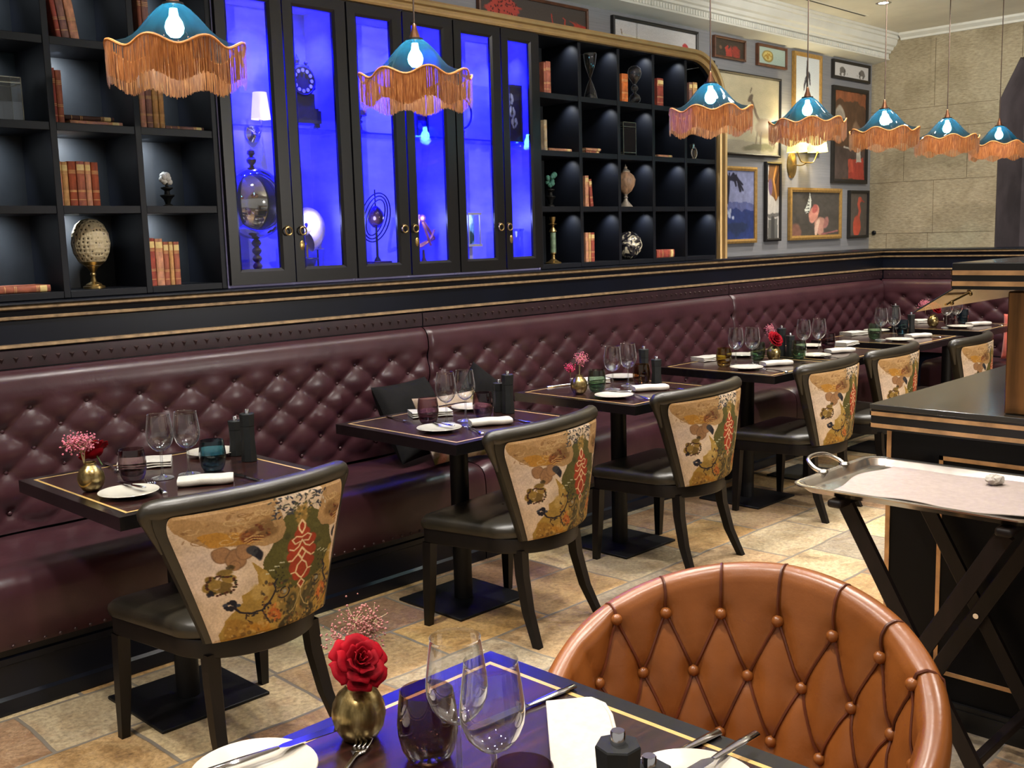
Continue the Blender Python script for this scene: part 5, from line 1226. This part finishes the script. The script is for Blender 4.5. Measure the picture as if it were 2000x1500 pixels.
# armillary sphere
p = cab(738, 513, 4.11, CZ); t = thing('armillary_sphere', 'dark armillary sphere with nested rings on a wooden block', 'ornament', p); zc = at_y(737, 425, 4.11).z-CZ
MB().box(-.055, .055, -.045, .045, 0, .062).build('wooden_block', m_darkwood, t, bevel=.002)
b = MB(); b.lathe([(.018, .0625), (.014, .072), (.006, .085), (.005, zc-.05)], 14); b.tube([(0, 0, zc-.12), (0, 0, zc+.135)], .0032, 6); b.build('spindle', m_matteblack, t)
MB().lathe([(0, zc-.052), (.018, zc-.046), (.036, zc-.024), (.042, zc), (.036, zc+.024), (.022, zc+.044), (.008, zc+.056), (0, zc+.058)], 28).build('globe', M('dark_globe', (62, 40, 40), .18, .4, coat=.5, nscale=9, var=.4), t)
for k, (R, tl) in enumerate(((.090, .25), (.106, .16), (.120, .07))):
    q = [(R*math.cos(a), 0, R*math.sin(a)) for a in [2*PI*k2/48 for k2 in range(48)]]; mt = Matrix.Translation((0, 0, zc)) @ Matrix.Rotation(tl, 4, 'Y') @ Matrix.Rotation(.5-.1*k, 4, 'Z') @ Matrix.Rotation(.2, 4, 'X')
    MB().tube([mt @ Vector(v_) for v_ in q], .0032, 6, closed=True).build('ring', m_matteblack, t)
p = cab(702, 272, 4.13, GZ); t = thing('pedestal_cup', 'dark turned pedestal cup on the glass shelf beside the cabinet stile', 'ornament', p)
MB().lathe([(0, 0), (.06, .001), (.05, .008), (.018, .022), (.012, .05), (.022, .06), (.012, .07), (.020, .085), (.04, .088), (.04, .112), (0, .112)], 28).build('cup', m_darkwood, t, angle=35)
p = cab(822, 248, 4.14, GZ)
def framed_box(name, label, loc, W, Hh, art, mf, tilt=0, mt=.012, dp=.02):
    t = thing(name, label, 'picture', loc); b = MB(); o = [(0, 0), (W, 0), (W, Hh), (0, Hh)]; i_ = [(mt, mt), (W-mt, mt), (W-mt, Hh-mt), (mt, Hh-mt)]
    R_ = [[(x, dp, z) for x, z in o], [(x, 0, z) for x, z in o], [(x, .0, z) for x, z in i_], [(x, .006, z) for x, z in i_]]
    b.grid([r+[r[0]] for r in R_]); b.add([(x, dp, z) for x, z in o], [(3, 2, 1, 0)]); b.build('frame', mf, t, angle=20)
    h, w = art.h, art.w
    MB().grid([[(mt+(W-2*mt)*i/(w-1), .0058, Hh-mt-(Hh-2*mt)*j/(h-1)) for i in range(w)] for j in range(h)]).build('print', m_print, t, colors=art.colors().reshape(-1, 3), recalc=False)
    return t
a = Art(24, 32, (24, 26, 70)); a.ell(.3, .5, .2, .16, (90, 100, 220)); framed_box('shadow_box', 'small dark box frame on the glass shelf of the middle cabinet', (p.x-.03, 4.14, GZ+.0008), .085, .125, a, m_frame_black)
# hand instrument
p = cab(828, 510, 4.10, CZ); t = thing('brass_instrument', 'pinkish brass quadrant instrument on a dark stand', 'instrument', p); m_cop = M('pinkish_brass', (176, 116, 104), .35, .7, nscale=20, var=.2)
MB().lathe([(0, 0), (.03, 0), (.028, .012), (.012, .03), (.016, .05), (.008, .07), (.006, .11)], 18).build('stand', m_darkwood, t, angle=35)
b = MB(); P3 = [(-.06, .12), (.075, .165), (-.02, .285)]
for k in range(3):
    q0, q1 = P3[k], P3[(k+1) % 3]; b.tube([(q0[0], 0, q0[1]), (q1[0], 0, q1[1])], .010, 6)
b.tube([(-.06+.14*math.sin(a_), -.008, .26-.14*math.cos(a_)) for a_ in [0, .3, .6, .9, 1.2]], .007, 6); b.tube([(-.01, -.012, .25), (.04, -.012, .13)], .008, 6); b.ball((-.01, -.01, .27), .02, 10, 6); b.build('frame', m_cop, t)
# hoop on stand
p = cab(905, 290, 4.13, GZ); zc = at_y(905, 221, 4.13).z-GZ; t = thing('hoop_on_stand', 'thin dark hoop on a turned stand on the glass shelf', 'ornament', p)
MB().tube([(.066*math.sin(a_), 0, zc+.078*math.cos(a_)) for a_ in [2*PI*k/40 for k in range(40)]], .0055, 8, closed=True).build('hoop', m_matteblack, t)
MB().lathe([(0, 0), (.04, .001), (.036, .008), (.012, .018), (.008, .04), (.014, .048), (.006, .06), (.006, max(.062, zc-.082))], 18).build('stand', m_cop, t, angle=35)
p = cab(905, 480, 4.09, CZ); t = thing('glass_lantern', 'white-framed glass lantern with green view inside the right blue cabinet', 'lantern', p)
p2 = at_y(923, 480, 4.09); zb = p2.z-CZ+.005; W = .088
b = MB(); b.box(-.006, W+.006, -.05, .05, zb-.01, zb+.004); b.box(-.006, W+.006, -.05, .05, zb+.155, zb+.168)
for x in (0, W-.006):
    for y in (-.045, .039): b.box(x, x+.006, y, y+.006, zb+.004, zb+.155)
b.box(.0, W, -.05, .05, 0, .006); b.box(W/2-.012, W/2+.012, -.012, .012, .006, zb-.01); b.build('frame', m_white, t)
a = Art(20, 34, (120, 168, 170)); a.ell(.5, .2, .4, .2, (196, 220, 220), .1); a.ell(.6, .75, .4, .2, (50, 84, 60), .1); a.line([(.5, .3), (.5, .8)], .03, (180, 160, 90)); a.mottle(.3)
MB().grid([[(.006+(W-.012)*i/19, .0, zb+.155-.15*j/33) for i in range(20)] for j in range(34)]).build('picture_core', m_print, t, colors=a.colors().reshape(-1, 3), recalc=False)
MB().box(.006, W-.006, -.046, -.0445, zb+.004, zb+.155).build('pane', m_pane, t)
a = Art(36, 60, (26, 26, 40))
for cx_, cy_ in ((.3, .25), (.55, .68), (.4, .48)):
    for s in (-1, 1): a.ell(cx_+s*.12, cy_-.03, .11, .06, (190, 196, 214), .06, .2, s*.5); a.ell(cx_+s*.09, cy_+.05, .08, .045, (170, 178, 200), .06, .2, -s*.5)
p = cab(990, 263, 4.035, GZ); framed_box('butterfly_frame', 'tall black frame of pale butterflies inside the right blue cabinet', (p.x-.004, 4.035, GZ+.0008), .13, .30, a, m_frame_black)
p = cab(1008, 505, 4.09, CZ); t = thing('glass_jar', 'clear straight glass jar on a small wooden base, right blue cabinet', 'jar', p)
MB().lathe([(0, 0), (.036, 0), (.036, .045), (.03, .05), (0, .05)], 24).build('wooden_base', m_cop, t, angle=35); MB().lathe([(0, .0505), (.038, .051), (.044, .06), (.044, .19), (.052, .205), (.05, .206), (.042, .192)], 28).build('glass_body', m_clearthick, t)
# ------------------------------------------------------------------ framed pictures on the grey wall
def picture(label, x0, x1, z0, z1, mf, art, fw=.022, mp=None):
    t = thing('framed_picture', label, 'picture', (x0, WY-.003, z0), group='framed pictures on the grey wall'); W, Hh = x1-x0, z1-z0; b = MB(); o = [(0, 0), (W, 0), (W, Hh), (0, Hh)]; i_ = [(fw, fw), (W-fw, fw), (W-fw, Hh-fw), (fw, Hh-fw)]; m_ = [(fw*.5, fw*.5), (W-fw*.5, fw*.5), (W-fw*.5, Hh-fw*.5), (fw*.5, Hh-fw*.5)]
    R_ = [[(x, 0, z) for x, z in o], [(x, -.024, z) for x, z in o], [(x, -.028, z) for x, z in m_], [(x, -.022, z) for x, z in i_], [(x, -.012, z) for x, z in i_]]
    b.grid([r+[r[0]] for r in R_]); b.build('frame', mf, t, angle=20); h, w = art.h, art.w
    MB().grid([[(fw+(W-2*fw)*i/(w-1), -.0125, Hh-fw-(Hh-2*fw)*j/(h-1)) for i in range(w)] for j in range(h)]).build('print', mp or m_print, t, colors=art.colors().reshape(-1, 3), recalc=False)
    return t
RED = (176, 60, 48)
a = Art(220, 60, (72, 64, 60), 3.9, 2)
for cx_ in (.14, .20, .27): a.ell(cx_, .35, .06, .3, (178, 70, 58), .12, .3)
for q in range(60): a.ell(.08+.24*RNG.random(), .1+.6*RNG.random(), .006, .02, (70, 30, 28), 0, .4)
for cx_ in (.86, .92, .97): a.ell(cx_, .62, .04, .22, RED, .14, .3)
a.ell(.50, .72, .05, .16, RED, .08, .2); a.line(spiral(.53, .62, .16, 1, 0, 20, 1, 3.9), .02, (160, 74, 50))
for pts in ([(.655, .25), (.66, .6), (.675, .8)], [(.74, .55), (.715, .62), (.72, .78), (.745, .78)], [(.77, .3), (.79, .34), (.775, .45), (.795, .55), (.775, .68)]): a.line(pts, .022, RED, .02)
picture('long brown-framed dark picture with red sprays above the blue cabinets', 4.11, 5.025, 2.585, 2.828, m_frame_brown, a, .016)
a = Art(150, 44, (206, 204, 204), 3.8, 3); a.line([(.08, .40), (.78, .58)], .012, (226, 222, 190)); a.line([(.08, .28), (.09, .42)], .02, (140, 120, 100)); a.line([(.1, .62), (.74, .86)], .010, (120, 118, 116)); a.ell(.865, .50, .036, .16, (186, 70, 70), .02, .2); a.mottle(.04)
picture('long black-framed pale print with a red round mark above the small niches', 5.262, 6.178, 2.585, 2.826, m_frame_black, a, .02)
a = Art(80, 36, (66, 56, 48), 2.4, 4); a.poly([(.38, .95), (.34, .45), (.45, .3), (.5, .6), (.56, .3), (.6, .95)], (170, 64, 54), .06); a.ell(.72, .65, .14, .36, (150, 60, 50), .08, .3); a.ell(.2, .5, .05, .1, (120, 90, 70), .05, .4); a.mottle(.15)
picture('small brown-framed dark picture with red shapes beside the brass corner', 6.374, 6.775, 2.685, 2.832, m_frame_brown, a, .016)
a = Art(80, 32, (176, 196, 186), 2.6, 5); a.ell(.35, .52, .2, .34, (150, 128, 60), .03, .15); a.ell(.35, .5, .16, .26, (214, 196, 120), .04, .2)
for q in range(22): a.ell(.35+.13*math.cos(q*1.3)*RNG.random(), .5+.22*math.sin(q*1.3)*RNG.random(), .02, .05, (176, 140, 56), 0, .3)
picture('small framed pale green print with a golden dish', 6.936, 7.352, 2.682, 2.838, m_frame_brown, a, .018)
a = Art(60, 110, (214, 222, 228), .6, 6)
for q in range(34):
    y = .1+.75*RNG.random(); s = 1 if q % 2 else -1; w_ = .08+.16*y; a.line([(.5, y), (.5+s*w_*RNG.random(), y+.06*RNG.random()), (.5+s*w_, y+.10)], .010, (58, 60, 70), .04)
a.line([(.5, .06), (.5, .92)], .02, (52, 54, 62), .03)
picture('tall gilt-framed ink drawing of a dark tree on white', 7.456, 7.89, 2.08, 2.836, m_frame_gold, a, .03)
a = Art(110, 34, (208, 206, 204), 4, 7)
for cx_, s in ((.25, 1), (.80, -1)):
    a.ell(cx_, .62, .085, .36, (112, 108, 104), .03, .15); a.poly([(cx_-.03, .7), (cx_+.03, .7), (cx_+.025, 1.0), (cx_-.025, 1.0)], (208, 206, 204), .02); a.ell(cx_+s*.06, .55, .02, .12, (80, 76, 74), .02, .3); a.ell(cx_+s*.13, .74, .008, .09, (150, 146, 140), 0, .3)
a.poly([(.0, .93), (1, .93), (1, 1), (0, 1)], (190, 186, 182))
picture('wide black-framed print of two grey elephants in the top corner', 8.076, 8.722, 2.688, 2.838, m_frame_black, a, .022)
a = Art(84, 110, (92, 66, 48), .8, 8); a.poly([(0, 0), (1, 0), (1, .16), (.5, .1), (0, .14)], (142, 84, 54), .06); a.ell(.16, .38, .2, .2, (170, 160, 146), .03, .1); a.ell(.16, .38, .15, .15, (150, 140, 128), .03, .15); a.poly([(0, .62), (1, .66), (1, 1), (0, 1)], (80, 66, 62), .04)
a.poly([(.45, .78), (.95, .74), (.98, 1), (.46, 1)], (172, 66, 54), .03); a.poly([(.45, .78), (.62, .76), (.62, .92), (.46, .92)], (196, 84, 66), .02); a.poly([(.74, .58), (.84, .58), (.88, .80), (.70, .80)], (196, 190, 176), .03); a.ell(.72, .42, .14, .08, (130, 104, 84), .1, .4); a.line([(.3, .64), (.5, .66)], .010, (210, 200, 186), .03); a.mottle(.2)
picture('large dark still-life painting in a black frame beside the stone wall', 8.085, 8.700, 1.848, 2.632, m_frame_black, a, .034)
a = Art(120, 80, (198, 188, 158), 1.6, 9); a.poly([(0, .8), (1, .84), (1, 1), (0, 1)], (176, 168, 150), .03)
a.line([(.62, .30), (.68, .46), (.74, .58)], .022, (120, 104, 88), .02); a.ell(.61, .27, .025, .06, (110, 96, 84), .02, .2, .4); a.line([(.61, .2), (.625, .15)], .010, (110, 96, 84)); a.ell(.82, .66, .15, .12, (150, 128, 104), .05, .2)
for x in (.70, .76, .88, .94): a.line([(x, .72), (x-.01, .90)], .014, (124, 108, 92), .02)
a.ell(.72, .90, .22, .05, (120, 116, 96), .08, .3); a.mottle(.05)
big = picture('large black-framed drawing of a long-necked animal, partly behind the brass edge', 6.20, 7.268, 2.022, 2.606, m_frame_black, a, .018, m_glazed)
a = Art(64, 84, (92, 100, 150), .7, 10); a.poly([(0, 0), (1, 0), (1, .45), (0, .5)], (134, 140, 178), .06); a.poly([(0, .6), (1, .55), (1, 1), (0, 1)], (46, 62, 118), .06); a.line([(.30, .12), (.24, .45), (.14, .80)], .028, (26, 26, 44), .02)
for q in range(9): th = -PI*.1+q*PI*1.2/8; a.line([(.32, .14), (.32+.2*math.cos(th), .12+.02-.10*abs(math.sin(th))), (.32+.36*math.cos(th), .20+.10*math.sin(q))], .016, (30, 30, 50), .03)
for q in range(12): a.ell(.1+.3*RNG.random(), .5+.3*RNG.random(), .03, .03, (176, 186, 214), .05, .4)
a.ell(.5, .85, .3, .1, (40, 54, 90), .1, .3); a.mottle(.15)
picture('gilt-framed blue picture of a palm tree beside the brass bookcase edge', 6.40, 6.932, 1.388, 1.942, m_frame_gold, a, .03)
a = Art(34, 96, (196, 192, 186), .37, 11); a.poly([(.2, 0), (1, 0), (1, .42), (.75, .48), (.35, .40), (.1, .22)], (120, 84, 54), .03); a.line([(.75, .02), (.55, .2), (.78, .44)], .022, (210, 150, 80), .02); a.line([(.95, .05), (.7, .25)], .014, (60, 44, 40), .02); a.ell(.3, .3, .16, .1, (110, 86, 116), .04, .3)
a.poly([(0, .66), (1, .64), (1, .69), (.2, .73)], (110, 108, 106), .02); a.poly([(.15, .74), (.85, .72), (.9, 1), (.1, 1)], (104, 104, 102), .02); a.line([(.5, .74), (.5, 1)], .05, (70, 70, 70)); a.mottle(.1)
picture('narrow black-framed collage of a curled brown scroll above grey drawing', 7.06, 7.282, 1.393, 1.988, m_frame_black, a, .022)
a = Art(110, 70, (74, 70, 66), 2, 12); a.ell(.46, .50, .10, .22, (206, 142, 124), .03, .15, .2); a.ell(.47, .38, .06, .10, (170, 92, 86), .04, .3); a.poly([(.36, .02), (.40, .2), (.36, .46), (.30, .50), (.27, .42)], (210, 214, 204), .04)
for q in range(5): a.line([(.28+.02*q, .46-.08*q), (.36, .44-.07*q)], .010, (60, 60, 62))
a.ell(.60, .78, .11, .20, (188, 140, 124), .05, .2); a.ell(.53, .82, .035, .20, (220, 186, 164), .03, .2, .2); a.ell(.72, .72, .06, .14, (160, 110, 104), .05, .3); a.ell(.10, .92, .10, .20, (130, 92, 80), .05, .3); a.line([(.62, .98), (.98, .90)], .02, (150, 96, 96), .03); a.mottle(.15)
picture('gilt-framed dark portrait of a pale figure in a tall feathered hat', 7.413, 8.252, 1.393, 1.802, m_frame_gold, a, .034)
a = Art(50, 74, (86, 78, 72), .9, 13); a.ell(.42, .78, .22, .24, (190, 80, 60), .04, .15); a.line([(.48, .62), (.58, .42), (.50, .26), (.56, .16)], .06, (184, 84, 66), .02); a.ell(.58, .15, .10, .065, (188, 86, 68), .02, .2); a.poly([(.66, .13), (.88, .22), (.66, .20)], (150, 70, 60)); a.mottle(.12)
picture('black-framed picture of a red goose beside the stone corner', 8.387, 8.745, 1.39, 1.792, m_frame_black, a, .024)
# wall sconce with two lit shades
S = at_y(1546, 322, 4.277); A1 = at_y(1557, 297, 4.15); A2 = at_y(1597, 297, 4.15); Bm = at_y(1576, 318, 4.15)
g = lambda p: (p.x-S.x, p.y-4.277, p.z-S.z)
t = sconce('wall_sconce', 'brass wall sconce with two lit yellow shades among the framed pictures', S.x, S.z, [(A1.x-S.x, A1.z-S.z), (A2.x-S.x, A2.z-S.z)], .127, .078, .15, m_litshade,
    [[(0, -.02, 0), ((Bm.x-S.x)*.5, -.08, -.01), g(Bm)], [g(Bm), (g(Bm)[0]+.6*(g(A1)[0]-g(Bm)[0]), -.127, g(Bm)[2]+.01), g(A1)], [g(Bm), (g(Bm)[0]+.6*(g(A2)[0]-g(Bm)[0]), -.127, g(Bm)[2]+.01), g(A2)]], .07, 1.5, 4.277)
for q in (A1, A2): led('sconce_light', (q.x, 4.15, q.z+.09), 1.6, (1, .80, .45), .03); led('sconce_light_up', (q.x, 4.17, q.z+.22), 1.6, (1, .86, .55), .03)
# ------------------------------------------------------------------ cushions on the banquette
def cushion(name, label, s, th, loc, rot, mat, seed, art=None, s2=None):
    N = 40 if not art else art.w; s2 = s2 or s; b = MB(); cols = []
    for side in (1, -1):
        G = []
        for i in range(N):
            row = []
            for j in range(N):
                u, v = -1+2*i/(N-1), -1+2*j/(N-1); f = (max(0, (1-u**4))*max(0, (1-v**4)))**.5; pin = 1-.07*(1-abs(u))*abs(v)**3-.0
                x = u*s/2*(1-.06*(1-u*u)*0-.05*v*v*(1-abs(u))*0); x = u*s/2*(1-.055*(1-v*v)*0); 
                x = u*s/2*(.95+.05*v*v); y = v*s2/2*(.95+.05*u*u); wr = .006*math.sin(u*5+v*3+seed)*f+.004*math.sin(v*9-u*4+seed)*f
                row.append((x, y, side*(th/2*f+wr*.6)+.0))
            G.append(row)
        b.grid(G, flip=side < 0)
        if art is not None: cols.append(art.colors().reshape(-1, 3))
    o = b.build(name, mat, None, angle=80, loc=loc, colors=np.concatenate(cols) if art is not None else None); o.rotation_euler = rot
    return tag(o, label, 'cushion')
cushion('throw_cushion', 'charcoal throw cushion slumped on the banquette behind the second table, left one', .40, .13, (3.10, 3.735, .648), (math.radians(64), math.radians(0), math.radians(12)), m_pillow, 1, None, .38)
cushion('throw_cushion', 'charcoal throw cushion standing on its corner behind the wine glasses', .29, .11, (3.60, 3.80, .668), tuple((Matrix.Rotation(math.radians(-6), 3, 'Z') @ Matrix.Rotation(math.radians(77), 3, 'X') @ Matrix.Rotation(math.radians(50), 3, 'Z')).to_euler()), m_pillow, 4, None, .27)
a = Art(40, 40, (150, 132, 112), 1, 21)
for q in range(16): a.ell(RNG.random(), RNG.random(), .09, .08, [(176, 100, 80), (110, 100, 56), (190, 172, 146), (176, 118, 100)][q % 4], .12, .3)
cushion('floral_cushion', 'cream and coral floral cushion behind the second banquette table', .36, .10, (3.20, 3.56, .616), (math.radians(60), 0, math.radians(-6)), m_fabricpaint, 2, a, .33)
q = at_x(1962, 655, 8.2); cushion('coral_cushion', 'coral red cushion standing on the far banquette return beside the bronze column', .34, .10, (8.22, q.y-.155, .635), (math.radians(78), 0, math.radians(-80)), m_coral, 3)
# ------------------------------------------------------------------ lighting
def spot(x, y, e, c=(1, .94, .86), ang_=100, blend=.6, r=.05, z=3.06):
    l = bpy.data.lights.new('ceiling_spot', 'SPOT'); l.energy = e; l.color = c; l.spot_size = math.radians(ang_); l.spot_blend = blend; l.shadow_soft_size = r
    o = bpy.data.objects.new('ceiling_spot', l); C.objects.link(o); o.location = (x, y, z)
for k in range(10): spot(-.72+.9225*k+.46 if k < 9 else 7.52, 2.72 if k < 9 else 3.58, 100, r=.09)
for x in (-.4, 1.2, 2.8, 4.4, 6.0, 7.6): spot(x, 1.55, 95, r=.07)
for x in (-.6, 1.0, 2.6, 4.4): spot(x, .2, 70, r=.07)
def aimed(x, y, z, tx, ty, tz, e, ang_, c=(1, .94, .86), r=.06):
    o = down('added_fill_spot', (x, y, z), e, c, ang_, r); o.rotation_euler = (Vector((tx, ty, tz))-Vector((x, y, z))).to_track_quat('-Z', 'Y').to_euler()
aimed(6.9, 1.9, 3.04, 8.8, 3.5, 1.9, 80, 85); aimed(5.6, 2.6, 3.04, 7.4, 4.28, 1.9, 55, 90); aimed(3.4, 2.4, 3.04, 4.6, 4.28, 2.5, 26, 80)  # unseen spots added to brighten the stone and grey walls
aimed(4.6, -.9, 1.9, 5.6, 2.2, 3.08, 190, 150, r=.03); aimed(9.3, -.6, 1.9, 7.8, 2.4, 3.08, 120, 150, r=.03)  # upward spots added out of view to lift the ceiling
wd = bpy.data.worlds.new('world'); bpy.context.scene.world = wd; wd.use_nodes = True
wd.node_tree.nodes['Background'].inputs[0].default_value = (1, .93, .84, 1); wd.node_tree.nodes['Background'].inputs[1].default_value = .24
sc = bpy.context.scene
sc.view_settings.view_transform = 'Standard'; sc.view_settings.look = 'None'; sc.view_settings.exposure = 0.85
cy = sc.cycles; cy.max_bounces = 8; cy.diffuse_bounces = 3; cy.glossy_bounces = 4; cy.transmission_bounces = 6; cy.transparent_max_bounces = 24; cy.caustics_reflective = False; cy.caustics_refractive = False
cy.sample_clamp_indirect = 4.0; cy.use_denoising = True
